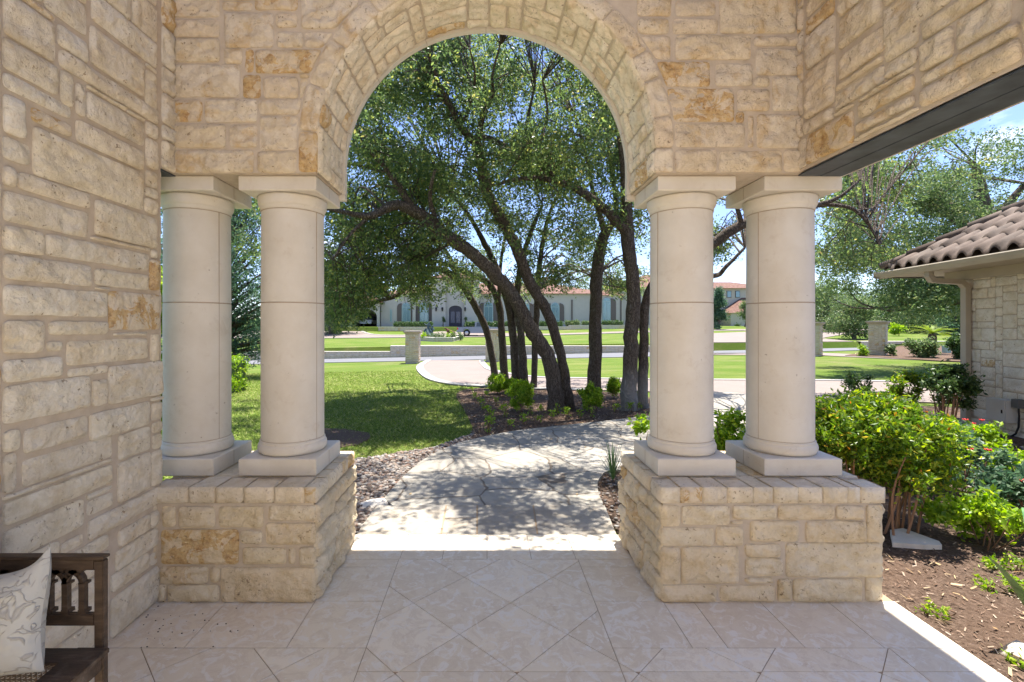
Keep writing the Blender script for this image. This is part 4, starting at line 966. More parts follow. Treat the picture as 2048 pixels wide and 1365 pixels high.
# ------------------------------------------------------------------ generic tree / shrub
def tree(label, px, py, Y, top, w_, n, leaf, Ls, seed, trunk_px=8, shape='round', cat='tree', name='tree', group=None, low=.3, x=None):
    x = (px-CX)/F*Y if x is None else x; zb = T(x, Y); zt = H0-(top-CY)/F*Y; hh = zt-zb; ww = w_/F*Y/2
    th = thing(name, label, cat, (x, Y, zb), 0, group); rg = np.random.RandomState(seed); mb = MB(); lb = MB(); C = []; Rr = []
    tr_ = max(.05, trunk_px/F*Y/2)
    limb(mb, [(Vector((0, 0, -.1)), tr_*1.2), (Vector((rg.normal(0, .1), 0, hh*.35)), tr_*.8), (Vector((rg.normal(0, .2), 0, hh*.8)), tr_*.3)], 4, 8, seed)
    for q in range(max(10, n//260)):
        t = rg.uniform(low, .97); prof = (math.sin(math.pi*min(1, (t-low)/(1-low)*.85+.12))**.6 if shape == 'round' else (1.05-t)*1.1)
        a = rg.uniform(0, 6.28); rad = ww*prof*rg.uniform(.15, .85)
        c_ = (rad*math.cos(a), rad*math.sin(a)*.8, t*hh); C.append(c_); Rr.append(ww*rg.uniform(.2, .38)*(1 if shape == 'round' else .8))
        limb(mb, [(Vector((0, 0, hh*max(.12, t*.6))), tr_*.3), (Vector(c_)*.6+Vector((0, 0, hh*t*.3)), tr_*.18), (Vector(c_), tr_*.06)], 3, 4, q)
    mb.build('trunk', M['bark'], th); leafcloud(lb, C, Rr, n, Ls, Ls*.5, rg, 8, Ls*1.6); lb.build('crown', leaf, th); return th
def shrub(label, x, y, h, rx, ry, n, leaf, Ls, Ws, seed, name='shrub', cat='shrub', group=None, z0=.12, stems=6, box=False, stemmat='twig', flat_top=0, tw=8, spr=1.2, lean=.25, dens_top=0):
    zb = T(x, y)+.02; th = thing(name, label, cat, (x, y, zb), 0, group); rg = np.random.RandomState(seed); mb = MB(); lb = MB()
    for q in range(stems):
        a = rg.uniform(0, 6.28); e = Vector((rx*.7*math.cos(a)*rg.uniform(.2, 1), ry*.7*math.sin(a)*rg.uniform(.2, 1), h*rg.uniform(.6, .9)))
        b_ = Vector((e.x*lean+rg.normal(0, .03), e.y*lean+rg.normal(0, .03), -.03)); md = b_.lerp(e, .5)+Vector((rg.normal(0, .03), rg.normal(0, .03), .03))
        limb(mb, [(b_, .004+.006*h), (md, .003+.004*h), (e, .003)], 4, 5, q)
    mb.build('stems', M[stemmat], th)
    k_ = max(10, n//(25 if box else 120)); C = []; Rr = []
    for q in range(k_):
        if box: c_ = (rg.uniform(-1, 1)*rx*.88, rg.uniform(-1, 1)*ry*.88, rg.uniform(z0+.05, h-.06)); r_ = min(rx, ry, h)*.22
        else:
            u = rg.uniform(0, 1)**.4; a = rg.uniform(0, 6.28); v = rg.uniform(-1, 1) if not dens_top else 1-2*rg.uniform(0, 1)**(1+dens_top)
            s_ = math.sqrt(1-v*v); zz = (h+z0)/2+(h-z0)/2*v*.9*(u if v < 0 else max(u, .7)); c_ = (rx*.82*s_*math.cos(a)*u, ry*.82*s_*math.sin(a)*u, zz); r_ = .2*min(rx, h)
        C.append(c_); Rr.append(r_*rg.uniform(.7, 1.2))
    leafcloud(lb, C, Rr, n, Ls, Ws, rg, tw, Ls*spr, up=.8); lb.build('foliage', leaf, th)
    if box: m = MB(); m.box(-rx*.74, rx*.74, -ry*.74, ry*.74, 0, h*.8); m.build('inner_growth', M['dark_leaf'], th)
    return th
# ================================================================== small plants and garden things
def gx(px, py): return G(px, py)
pts5 = [(995, 771, 790, .56, 50, 'leafy green shrub at the left end of the tree bed, against the thin trunks'), (1024, 776, 790, .42, 38, 'green shrub tucked between two others at the foot of the middle trunks'),
        (1041, 795, 824, .62, 62, 'brightest yellow-green shrub in front of the leaning oak trunks'), (1183, 800, 827, .60, 56, 'round bright shrub between the leaning trunks and the right-hand trunks'), (1229, 780, 799, .40, 32, 'small dark green shrub just left of the white-footed trunk')]
for q, (cx, cy, by, hh, wpx, lab) in enumerate(pts5):
    x, y = G(cx, by); h = (2*(by-cy))/F*y*1.05
    shrub(lab, x, y, h, wpx/F*y/2, wpx/F*y/2, 5200 if q != 2 else 7000, M['bright_leaf'], .042, .024, 300+q, group='shrubs around the oak trunks', z0=.05, dens_top=.4)
sp = [(920, 670), (935, 720), (960, 745), (985, 780), (1010, 800), (1030, 840), (1040, 880), (1015, 915), (1000, 700), (1060, 750), (1100, 790), (1120, 820), (1140, 890), (1190, 810), (1230, 865), (1270, 810), (1310, 860), (1330, 815), (1400, 835), (1430, 805), (1470, 800), (1490, 832), (1565, 832), (1640, 825), (1780, 795), (1870, 790), (1920, 780), (1945, 905)]
proto = None
for q, (a, b) in enumerate(sp):
    x, y = G(640+a/3.012, 560+(b+14)/3.012)
    if q < 4:
        t_ = shrub('small leafy seedling planted in the mulch under the oaks', x, y, .17+.02*q, .06, .06, 70, M['bright_leaf'], .036, .019, 340+q, name='seedling', cat='young plant', group='seedlings planted in the mulch under the oaks', z0=.03, stems=4, tw=5)
        proto = (proto or [])+[t_]
    else:
        src = proto[q % 4]; r_ = src.copy(); col.objects.link(r_); r_.location = (x, y, T(x, y)+.02); r_.rotation_euler.z = q*1.7; s_ = .85+.3*((q*37) % 10)/10; r_.scale = (s_, s_, s_)
        for ch in list(src.children): c_ = ch.copy(); col.objects.link(c_); c_.parent = r_
# right-hand planting
shrub('large airy shrub with yellow-green top and bare canes beside the right pier', 3.04, 3.8, 1.0, .62, .74, 30000, M['nandina'], .050, .018, 401, z0=.30, stems=34, stemmat='cane', dens_top=.9, tw=9, spr=1.1, lean=.75)
shrub('low dark shrub on the far side of the large airy one, against the drive', 6.55, 8.35, .80, .30, .3, 1800, M['dark_leaf'], .055, .025, 402, z0=.15, dens_top=.5)
shrub('mid-sized reddish-tipped shrub between the drive and the tall shrub by the downspout', 6.85, 7.75, .90, .30, .3, 2200, M['nandina'], .06, .024, 403, z0=.2, dens_top=.5)
shrub('tall dark shrub standing against the downspout of the tile-roofed building', 6.75, 6.95, 1.08, .42, .4, 4200, M['dark_leaf'], .06, .026, 404, z0=.3, stems=12, stemmat='cane', dens_top=.5)
shrub('orange-tinged shrub half behind the downspout', 7.15, 7.45, .95, .25, .3, 1500, M['nandina'], .06, .024, 405, z0=.3)
shrub('leafy shrub seen low between the two right columns', 2.28, 4.35, .80, .30, .3, 2600, M['bright_leaf'], .06, .026, 406, z0=.1, dens_top=.5)
shrub('thin shrub behind the inner right column, its leaves peeping out over the path', 1.66, 4.5, .86, .27, .2, 900, M['bright_leaf'], .065, .03, 407, z0=.3)
# flowering ground shrubs
k = NT('red_petal', .5, .3); M['red'] = k.done((.62, .03, .03))
fl = [(3.05, 3.75, .34, .0, 'low glossy shrub nearest the big airy shrub in the mulch'), (4.1, 3.6, .50, 1, 'leafy rose bush at the right edge, nearest the bare mulch'), (4.35, 4.35, .55, 1, 'rose bush with two red blooms in the middle of the planting'), (5.2, 5.1, .55, 1, 'rose bush with red blooms in front of the pale utility box'), (4.0, 4.65, .45, 0, 'sprawling shrub growing over the pebbles'), (5.6, 5.7, .5, 1, 'rose bush below the black cable on the stone wall'), (4.9, 4.3, .5, 0, 'dense green bush cut by the right edge of the photo'), (5.4, 6.5, .5, 1, 'rose bush at the foot of the downspout')]
for q, (x, y, h, f_, lab) in enumerate(fl):
    if q == 0: x, y = 3.55, 3.35
    t_ = shrub(lab, x, y, h, .42, .36, 2300, M['blue_leaf'] if q in (1, 2, 4, 5) else M['bright_leaf'], .05, .028, 420+q, group='low bushes planted below the stone wall', z0=.04, dens_top=.4, stems=8)
    if f_:
        rg = np.random.RandomState(q)
        for z in range(3):
            m = MB(); c_ = np.array([rg.uniform(-.3, .3), rg.uniform(-.28, .1), h*rg.uniform(.75, 1.02)])
            for e in range(7):
                a = e*.9; d = np.array([math.cos(a), math.sin(a), .5])*.018; s_ = np.array([-math.sin(a), math.cos(a), 0])*.014
                m.add([c_, c_+d+s_, c_+d*1.6+np.array([0, 0, .008]), c_+d-s_], [[0, 1, 2, 3]])
            m.build('bloom', M['red'], t_)
# strap-leaved plant at the right edge
def strap(m, base, tip, w_, sag, n=14, mat=0):
    base, tip = Vector(base), Vector(tip); A = []
    d = (tip-base); side = Vector((-d.y, d.x, 0)).normalized()
    for i in range(n+1):
        t = i/n; p = base.lerp(tip, t)+Vector((0, 0, sag*math.sin(math.pi*t*.9))); ww = w_*(math.sin(math.pi*min(1, .25+t*.75))**.7 if t < .999 else .02)
        A.append([p-side*ww/2+Vector((0, 0, ww*.18)), p, p+side*ww/2+Vector((0, 0, ww*.18))])
    m.grid(np.array([[v[:] for v in r_] for r_ in A]), mat, True)
k = NT('strap_leaf', .4, .4); M['strap'] = k.done(k.ramp(k.noise(30, 3, .5, k.pos((1, .1, 1))), [(.4, (.07, .17, .05)), (.6, (.14, .26, .10))]))
th = thing('strap_leaf_plant', 'long blue-green strap leaf arching in at the lower right edge', 'plant', (2.78, 2.34, -.03))
for q, (tx, ty, tz, sg) in enumerate([(-.32, .0, .43, .05), (.2, .3, .5, .2), (.45, -.2, .35, .2), (.1, -.45, .4, .25), (.5, .3, .3, .2)]):
    m = MB(); strap(m, (0, 0, .0), (tx, ty, tz), .07, sg); m.build('leaf', M['strap'], th)
th = thing('grass_tuft', 'spiky blue-green grass tuft at the path edge beside the right pier', 'plant', (*G(1226, 968), -.03))
m = MB(); rg = np.random.RandomState(3)
for q in range(46):
    a = rg.uniform(0, 6.28); r_ = rg.uniform(.08, .28); strap(m, (0, 0, 0), (r_*math.cos(a), r_*math.sin(a)*.8, rg.uniform(.12, .38)), .009, .06, 7)
m.build('blades', M['strap'], th)
m = MB(); [strap(m, (0, 0, 0), (.02*q-.04, .02, .05), .01, .01, 4) for q in range(4)]; m.build('crown', M['strap'], th)
for q, (a, b, lab) in enumerate([(2020, 1150, 'lime-green fern-like sprig low on the mulch at the right edge'), (2046, 1195, 'second lime-green sprig, cut by the right edge'), (1860, 1235, 'tiny pale weed on the bare mulch near the floor edge'), (1965, 1180, 'flat pale weed in the open mulch'), (2040, 1340, 'yellow-green weed beside the white stone')]):
    x, y = G(a, b); shrub(lab, x, y, .10 if q < 2 else .05, .15 if q < 2 else .07, .09, 260 if q < 2 else 70, M['bright_leaf'] if q > 1 else M['lime'] if 'lime' in M else M['bright_leaf'], .032, .012, 460+q, name='weed', cat='small plant', z0=.0, stems=3)
def rock(name, label, cat, c, s_, seed, mat, rz=0, amp=.22):
    rgs = np.random.RandomState(seed); V = IV2*(1+amp*fbm(IV2[:, 0]*1.6+seed, IV2[:, 1]*1.6, IV2[:, 2]*1.6, seed, 3)[:, None]*2)
    V = np.clip(V, -.86, .86)*np.array(s_); ca, sa = math.cos(rz), math.sin(rz); V = np.stack([V[:, 0]*ca-V[:, 1]*sa, V[:, 0]*sa+V[:, 1]*ca, V[:, 2]], 1)
    m = MB(); m.add(V, IF2, 0, True); o_ = m.build(name, mat); o_.location = (c[0], c[1], T(*c)+s_[2]*.5); return tag(o_, label, cat)
M['whitestone'] = plain('white_stone', (.66, .60, .52), .8, .2, 0, .12, 9, .4)
rock('white_stone', 'broken white stone lying on the mulch at the lower right edge', 'stone', G(2040, 1325), (.075, .06, .055), 6, M['whitestone'], .3, .5)
m = MB(); cx_, cy_ = G(1830, 1092); m.ext([(a-cx_, b-cy_) for a, b in [G(1780, 1075), G(1806, 1071), G(1878, 1098), G(1884, 1106), G(1850, 1106), G(1785, 1101)]], 0, .035, axis='z'); o_ = m.build('flat_stone', M['whitestone']); o_.location = (cx_, cy_, T(cx_, cy_)+.02); tag(o_, 'pale flat slab on the mulch behind the shrub canes', 'stone')
rock('flat_stone', 'flat grey stone among the river pebbles left of the path', 'stone', G(748, 1014), (.16, .12, .035), 9, M['whitestone'], .5, .1)
# left side
shrub('tall bright shrub glimpsed in the slit between the left wall and its column', -2.86, 4.0, 2.45, .20, .5, 5200, M['bright_leaf'], .07, .035, 480, z0=.1, stems=10)
shrub('clipped box hedge seen between the two left columns, the farther and taller one', -7.05, 12.6, 1.0, .66, .5, 9000, M['bright_leaf'], .05, .03, 481, name='clipped_hedge', cat='hedge', z0=0, box=True)
shrub('rounded clipped hedge in front of the taller one, between the left columns', -6.5, 11.5, .58, .46, .4, 3600, M['bright_leaf'], .05, .03, 482, name='clipped_hedge', cat='hedge', z0=0)

# ================================================================== gate posts and far walls
def gatepost(label, x, y, rz, h=1.58, w_=.66, extra=None):
    z = T(x, y)-.05; th = thing('gate_post', label, 'gate post', (x, y, z), rz, 'stone gate posts along the street'); m = MB(); a = w_/2
    for n, mf in enumerate([lambda X, Z, hh: (X, -a-hh, Z), lambda X, Z, hh: (-X, a+hh, Z), lambda X, Z, hh: (a+hh, X, Z), lambda X, Z, hh: (-a-hh, -X, Z)]):
        W = Wall(-a, a, 0, h); W.fill(int(x*10)+n, (.10, .12, .14), (.16, .4), .008); W.st = [(p-(.01 if p < -a+.02 else 0), q+(.01 if q > a-.02 else 0), r_, s_) for p, q, r_, s_ in W.st]
        W.make(m, mf, n+5, Hh=.02, res=.06); sheet_grid(m, mf, -a, a, 0, h, .006, .2, 1)
    m.build('shaft', [M['stone_out'], M['mortar']], th)
    m = MB(); pr = [(a*.9, h), (a+.03, h), (a+.05, h+.03), (a+.11, h+.10), (a+.11, h+.155), (0.001, h+.165)]
    A = np.array([[(sx*r_, sy*r_, zz) for sx, sy in ((-1, -1), (1, -1), (1, 1), (-1, 1), (-1, -1))] for r_, zz in pr]); m.grid(A, 0, False)
    m.build('cap', M['cap_stone'], th); return th
M['cap_stone'] = plain('weathered_cap_stone', (.36, .30, .26), .9)
g1 = G(826, 727)
gatepost('stone gate post standing on the lawn left of the drive entrance', *g1, 0)
gatepost('stone gate post right of the drive entrance, partly behind an oak trunk', g1[0]+155/950*g1[1]+.1, g1[1]+.1, 0)
gatepost('stone gate post set corner-on beside the tile-roofed building', *G(1756, 712), R(42), 1.6, .62)
gatepost('stone gate post mostly hidden behind the outer right column', *G(1627, 712), R(42), 1.6, .62)
M['wall_block'] = stone_mat('street_wall_limestone', .2, (.56, .50, .42))
def lowwall(name, label, pts, h, th_=.3, seed=1, cat='wall'):
    t_ = thing(name, label, cat, (*pts[0], T(*pts[0])-.1)); o0 = t_.location; m = MB(); cpm = MB()
    for q, ((xa, ya), (xb, yb)) in enumerate(zip(pts, pts[1:])):
        Ln = math.hypot(xb-xa, yb-ya); dx, dy = (xb-xa)/Ln, (yb-ya)/Ln; nx, ny = dy, -dx
        hh = h[q] if isinstance(h, (list, tuple)) else h
        zb = min(T(xa, ya-.3), T(xb, yb-.3))-.08
        mf = lambda X, Z, k_: (xa+dx*X+nx*k_-o0.x, ya+dy*X+ny*k_-o0.y, Z-o0.z)
        W = Wall(0, Ln, zb, zb+hh+.08, .02); W.fill(seed+q, (.14, .16, .18), (.3, .6), .007); W.make(m, mf, seed+q, Hh=.02, res=.12); sheet_grid(m, mf, 0, Ln, zb, zb+hh+.08, .006, .4, 1)
        mf2 = lambda X, Z, k_: (xa+dx*X-nx*(th_+k_)-o0.x, ya+dy*X-ny*(th_+k_)-o0.y, Z-o0.z); sheet_grid(m, mf2, 0, Ln, zb, zb+hh+.08, 0, 1, 1)
        A = np.array([[(xa+dx*s_-nx*t2-o0.x+nx*e, ya+dy*s_-ny*t2-o0.y, zb+hh+.08+zz-o0.z) for s_ in (0, Ln)] for t2, zz, e in ((-.04, 0, 0), (-.04, .05, 0), (th_+.04, .05, 0), (th_+.04, 0, 0), (-.04, 0, 0))]); cpm.grid(A, 0, False)
    m.build('wall', [M['wall_block'], M['mortar']], t_); cpm.build('coping', M['whitestone'], t_); return t_
lowwall('street_wall', 'long low limestone retaining wall across the street, behind the gate posts', [(-26, 29.3), (-5.9, 29.3), (12.9, 29.3)], [.52, .70])
lowwall('street_wall', 'short low stone wall beyond the street at the right, behind the corner-on post', [(23.2, 29.4), (42, 30.5)], .36, seed=9)

# ================================================================== pale mansion across the street
YM = 72.
def mx_(px, Y=YM): return (px-CX)/F*Y
def mz_(py, Y=YM): return H0-(py-CY)/F*Y
M['stucco'] = plain('white_stucco', (.46, .43, .39), .9, .1, 0, .04, 2, .1)
M['trimw'] = plain('pale_trim', (.68, .65, .60), .8)
M['shut'] = plain('grey_brown_shutter', (.13, .105, .095), .7)
k = NT('window_glass', .12, .6); M['glass'] = k.done((.16, .26, .30)); k.b.inputs['Metallic'].default_value = .25
M['frame'] = plain('pale_teal_frame', (.35, .45, .45), .5)
M['doorw'] = plain('dark_door', (.045, .04, .055), .5)
M['black'] = plain('black_metal', (.012, .012, .013), .5)
k = NT('red_roof_tile', .85, .2); wv = k.n('ShaderNodeTexWave', Scale=1.9); wv.bands_direction = 'X'; k.l(k.tc.outputs['Object'], wv.inputs['Vector'])
c = k.ramp(k.noise(2.5, 6), [(.3, (.14, .075, .055)), (.5, (.21, .12, .09)), (.7, (.28, .185, .145))]); M['redtile'] = k.done(k.mix(c, (.12, .05, .04), k.ramp(wv.outputs['Fac'], [(.0, .6), (.3, 0)])), k.bump(wv.outputs['Fac'], .8, .08))
mh = thing('mansion', 'white stucco mansion with red tile roofs and an arched dark door across the street', 'house', (0, YM, 1.15)); om = arr(mh.location)
def archp(xc, w_, z0, zs, rise=None, n=14):
    r_ = w_/2; rise = r_ if rise is None else rise
    return [(xc-r_, z0), (xc+r_, z0), (xc+r_, zs)]+[(xc+r_*math.cos(a), zs+rise*math.sin(a)) for a in np.linspace(0, math.pi, n)[1:-1]]+[(xc-r_, zs)]
def sh(poly, dz=0): return [(x-om[0], z-om[2]) for x, z in poly]
m = MB(); yb = 0
def wbox(x0, x1, y0, y1, z0, z1): m.box(x0-om[0], x1-om[0], y0-om[1], y1-om[1], z0-om[2], z1-om[2])
zt = mz_(588)
wbox(mx_(762), mx_(1215), YM, YM+16, 1.0, zt); wbox(mx_(1195), mx_(1241), YM-1.2, YM+6, 1.0, mz_(592)); wbox(mx_(1238), mx_(1420), YM+.8, YM+17, 1.0, mz_(578))
wbox(mx_(866), mx_(893), YM-1.5, YM+2, 1.0, mz_(560)); wbox(mx_(930), mx_(958), YM-1.5, YM+2, 1.0, mz_(560))
wbox(mx_(893)+.02, mx_(930)-.02, YM-.9, YM+2, mz_(600), mz_(556)); wbox(mx_(826), mx_(832), YM-.5, YM+1, 1., zt-.2)
# porte-cochere with arch at the left
ax, aw = mx_(731), 3.9; zs = mz_(634)
def archwall(x0, x1, z0, z1, xc, w_, zs, y0, y1):
    wbox(x0, xc-w_/2, y0, y1, z0, z1); wbox(xc+w_/2, x1, y0, y1, z0, z1)
    r_ = w_/2; up = [(xc-r_, z1), (xc-r_, zs)]+[(xc-r_*math.cos(a), zs+r_*.62*math.sin(a)) for a in np.linspace(0, math.pi, 16)[1:-1]]+[(xc+r_, zs), (xc+r_, z1)]
    for (a, za), (b, zb_) in zip(up[1:-1], up[2:-1]):
        if b > a+1e-6: m.ext(sh([(a, za), (b, zb_), (b, z1), (a, z1)]), y0-om[1], y1-om[1])
archwall(mx_(560), mx_(762), 1.0, mz_(606), ax, aw, zs, YM-1, YM-.5)
wbox(mx_(560), mx_(762), YM+7, YM+7.4, 1.0, mz_(606))
wbox(mx_(560), mx_(560)+.4, YM-.5, YM+7, 1., mz_(606))
# door surround built round the door
dx_ = mx_(911.7); archwall(mx_(893), mx_(930), 1.0, mz_(600), dx_, 1.95, mz_(620), YM-.9, YM-.3)
m.build('wall', M['stucco'], mh)
def hip(name, x0, x1, y0, y1, z0, rise, ov=.6):
    x0 -= ov; x1 += ov; y0 -= ov; y1 += ov; r_ = min((x1-x0), (y1-y0))/2; yc = (y0+y1)/2; xc = (x0+x1)/2
    if x1-x0 > y1-y0: a, b = (x0+r_, yc), (x1-r_, yc)
    else: a, b = (xc, y0+r_), (xc, y1-r_)
    v = [(x0, y0, z0), (x1, y0, z0), (x1, y1, z0), (x0, y1, z0), (*a, z0+rise), (*b, z0+rise)]; v = [(p[0]-om[0], p[1]-om[1], p[2]-om[2]) for p in v]
    mm = MB(); f_ = [[0, 1, 5, 4], [1, 2, 5], [2, 3, 4, 5], [3, 0, 4]] if x1-x0 > y1-y0 else [[0, 1, 4], [1, 2, 5, 4], [2, 3, 5], [3, 0, 4, 5]]
    mm.add(v, f_+[[3, 2, 1, 0]]); return mm.build(name, M['redtile'], mh)
hip('roof', mx_(762), mx_(1215), YM, YM+16, zt, 2.3); hip('roof', mx_(560), mx_(762), YM-1, YM+7.4, mz_(606), 2.2); hip('roof', mx_(1195), mx_(1241), YM-1.2, YM+6, mz_(592), 1.1, .3); hip('roof', mx_(1238), mx_(1420), YM+.8, YM+17, mz_(578), 3); hip('roof', mx_(866), mx_(958), YM-1.5, YM+2, mz_(558), .9)
def window(pxc, wpx, pyt, pyb, Y=YM, dy=-.05, shutters=(1, 1), spx=9):
    xc = mx_(pxc); w_ = wpx/F*YM; z0 = mz_(pyb); zs = mz_(pyt)-w_/2
    fr_ = MB(); fr_.ext(sh(archp(xc, w_+.2, z0-.1, zs)), dy-.04+Y-YM, dy+.04+Y-YM); fo = fr_.build('window', M['frame'], mh)
    p_ = MB(); p_.ext(sh(archp(xc-w_/4, w_/2-.08, z0, zs-.05, .001)), dy-.08+Y-YM, dy-.03+Y-YM); p_.ext(sh(archp(xc+w_/4, w_/2-.08, z0, zs-.05, .001)), dy-.08+Y-YM, dy-.03+Y-YM)
    p_.ext(sh(archp(xc, w_-.08, zs+.05, zs+.06)), dy-.08+Y-YM, dy-.03+Y-YM); po = p_.build('pane', M['glass'], fo)
    for s_ in (-1, 1):
        if (s_ < 0 and shutters[0]) or (s_ > 0 and shutters[1]):
            sw_ = spx/F*YM; xs_ = xc+s_*(w_/2+.12+sw_/2); q = []
            for i in range(9):
                t = i/8; xx = (xs_-s_*sw_/2)+s_*sw_*t; q.append((xx, zs+w_/2*math.sqrt(max(0, 1-(1-t)**2*.0-(t)**2))*1.0+(0)))
            poly = [(xs_-s_*sw_/2, z0), (xs_+s_*sw_/2, z0)]+q[::-1]
            sm_ = MB(); sm_.ext(sh(poly), -.12+Y-YM, -.02+Y-YM); sm_.build('shutter', M['shut'], mh)
window(812.5, 15, 607, 643); window(848.5, 15, 607, 643); window(977, 16, 606, 643); window(1209, 13, 598, 641, YM-1.25, -.05, (0, 1), 10); window(1050, 15, 607, 643); window(1110, 15, 607, 643); window(790-8, 1.5, 620, 643, shutters=(0, 0))
d_ = MB(); d_.ext(sh(archp(dx_, 1.9, 1.25, mz_(620.5))), -.8, -.7); do = d_.build('door', M['doorw'], mh)
for s_ in (-1, 1):
    m2 = MB(); m2.box(dx_+s_*.42-.3, dx_+s_*.42+.3, -.84, -.79, .6, 2.3); m2.build('pane', M['glass2'] if 'glass2' in M else plain('door_glass', (.08, .08, .12), .2, .6), do)
for px in (874.5, 886.6, 931):
    m2 = MB(); x_ = mx_(px); z_ = mz_(620)-om[2]; m2.lathe([(.01, z_+.35), (.12, z_+.28), (.14, z_+.2), (.09, z_-.2), (.03, z_-.3)], (x_, -1.65), 8); m2.box(x_-.02, x_+.02, -1.65, -1.5, z_+.3, z_+.34); m2.build('wall_lantern', M['black'], mh)
for px in (1143.7, 1237):
    m2 = MB(); m2.box(mx_(px)-.09, mx_(px)+.09, -.18+(-1.2 if px > 1200 else 0), -.02+(-1.2 if px > 1200 else 0), 0, mz_(600)-om[2]); m2.build('downpipe', M['shut'], mh)
m2 = MB()
for i in range(5): m2.box(mx_(893), mx_(930), -4.4+i*.55, -1.0, -.12, .05+i*.0+(-.5+i*.13))
m2.box(mx_(888), mx_(935), -2.2, -.9, -.1, .08)
m2.build('steps', M['kerbp'] if 'kerbp' in M else plain('pink_steps', (.42, .34, .30)), mh)
# neighbouring house seen between the right columns
nh = thing('house', 'cream house with red tile roofs and three small square windows in a row', 'house', (40, 84, 1.2)); om = arr(nh.location); YH = 84.
m = MB(); f4 = lambda px: (px-CX)/F*YH; fz = lambda py: H0-(py-CY)/F*YH
m.box(f4(1405)-40, f4(1560)-40, 1.5, 12, -.3, fz(576)-1.2); m.box(f4(1447)-40, f4(1600)-40, -2.5, 1.5, -.3, fz(627)-1.2); m.build('wall', plain('cream_wall', (.46, .42, .35)), nh)
mh_, mh = mh, nh
hip('roof', f4(1405), f4(1560), YH+1.5, YH+12, fz(576), 1.6); hip('roof', f4(1447), f4(1600), YH-2.5, YH+6, fz(627), 3.0, .4)
for px in (1448, 1466.5, 1484):
    m = MB(); m.box(f4(px)-.42-40, f4(px)+.42-40, 1.42, 1.5, fz(595)-1.2, fz(581)-1.2); w_ = m.build('window', M['shut'], nh)
    m = MB(); m.box(f4(px)-.34-40, f4(px)+.34-40, 1.38, 1.44, fz(594)-1.2, fz(582)-1.2); m.build('pane', M['glass'], w_)
mh = mh_
# terrace wall and hedges in front of the mansion
lowwall('terrace_wall', 'low stone terrace wall under the hedges right of the mansion door', [(2.2, 66.05), (11.5, 66.05), (26, 66.05)], .62, seed=21)
lowwall('terrace_wall', 'low stone terrace wall under the long hedge left of the mansion door', [(-15.0, 66.05), (-7.8, 66.05)], .60, seed=25)
def hedge(label, px0, px1, pyt, pyb, Y, d=.5, seed=0, n=3500, leaf='dark_leaf'):
    x0, x1 = (px0-CX)/F*Y, (px1-CX)/F*Y; zb = T(x0, Y+.3); h = H0-(pyt-CY)/F*Y-zb
    return shrub(label, (x0+x1)/2, Y+.3, h, (x1-x0)/2, d, n, M[leaf], .16, .09, seed, name='hedge', cat='hedge', group='clipped hedges in front of the mansion', z0=0, box=True)
hedge('long clipped hedge under the arched windows left of the mansion door', 783, 868, 645, 658, 66.6, seed=501, n=9000); hedge('rounded hedge between the truck and the mansion wall', 930, 962, 645, 657, 66.8, seed=502); hedge('hedge under the arched window seen between the oak trunks', 966, 1064, 645, 657, 66.8, seed=503, n=7000)
hedge('clipped hedge on the terrace wall between the leaning and upright trunks', 1074, 1128, 643, 656, 66.8, seed=504); hedge('leafier square hedge beside the mansion drainpipe', 1130, 1160, 642, 656, 66.8, seed=505, leaf='far_leaf'); hedge('hedge on the terrace wall behind the upright trunk', 1163, 1200, 643, 656, 66.8, seed=506, leaf='far_leaf'); hedge('clipped hedge right of the upright trunk below the arched window', 1203, 1250, 642, 656, 66.8, seed=507)
for px, lab in ((886.5, 'slim dark topiary cone left of the mansion door'), (931.5, 'slim dark topiary cone right of the mansion door')):
    x = (px-CX)/F*69.5; t_ = tree(lab, px, 0, 69.4, 634, 11, 500, M['dark_leaf'], .13, 520+int(px), 2, 'cone', 'topiary', 'topiary', 'topiary cones by the mansion door', .08)
# pickup truck
tk = thing('pickup_truck', 'silver pickup truck parked in front of the mansion, seen from the side', 'truck', (-3.55, 58.6, T(-3.5, 58.6)+.05)); 
M['silver'] = plain('silver_paint', (.22, .25, .31), .3, .5, .2, .03, 3, 0); M['tyre'] = plain('tyre_rubber', (.02, .02, .02), .9); M['rim'] = plain('alloy_rim', (.5, .5, .5), .35, .5, .6); M['carglass'] = plain('car_glass', (.05, .08, .12), .1, .7)
m = MB(); WT = 1.85
def wheelarch(xc, r_, z0): return [(xc-r_*math.cos(a), z0+r_*math.sin(a)*.0+max(0, r_*math.sin(a))) for a in np.linspace(0, math.pi, 9)]
body = [(0, .55)]+wheelarch(1.15, .46, .42)+wheelarch(4.55, .46, .42)+[(5.45, .5), (5.5, .95), (5.3, 1.08), (4.1, 1.16), (3.95, 1.16), (2.15, 1.16), (0.02, 1.12)]
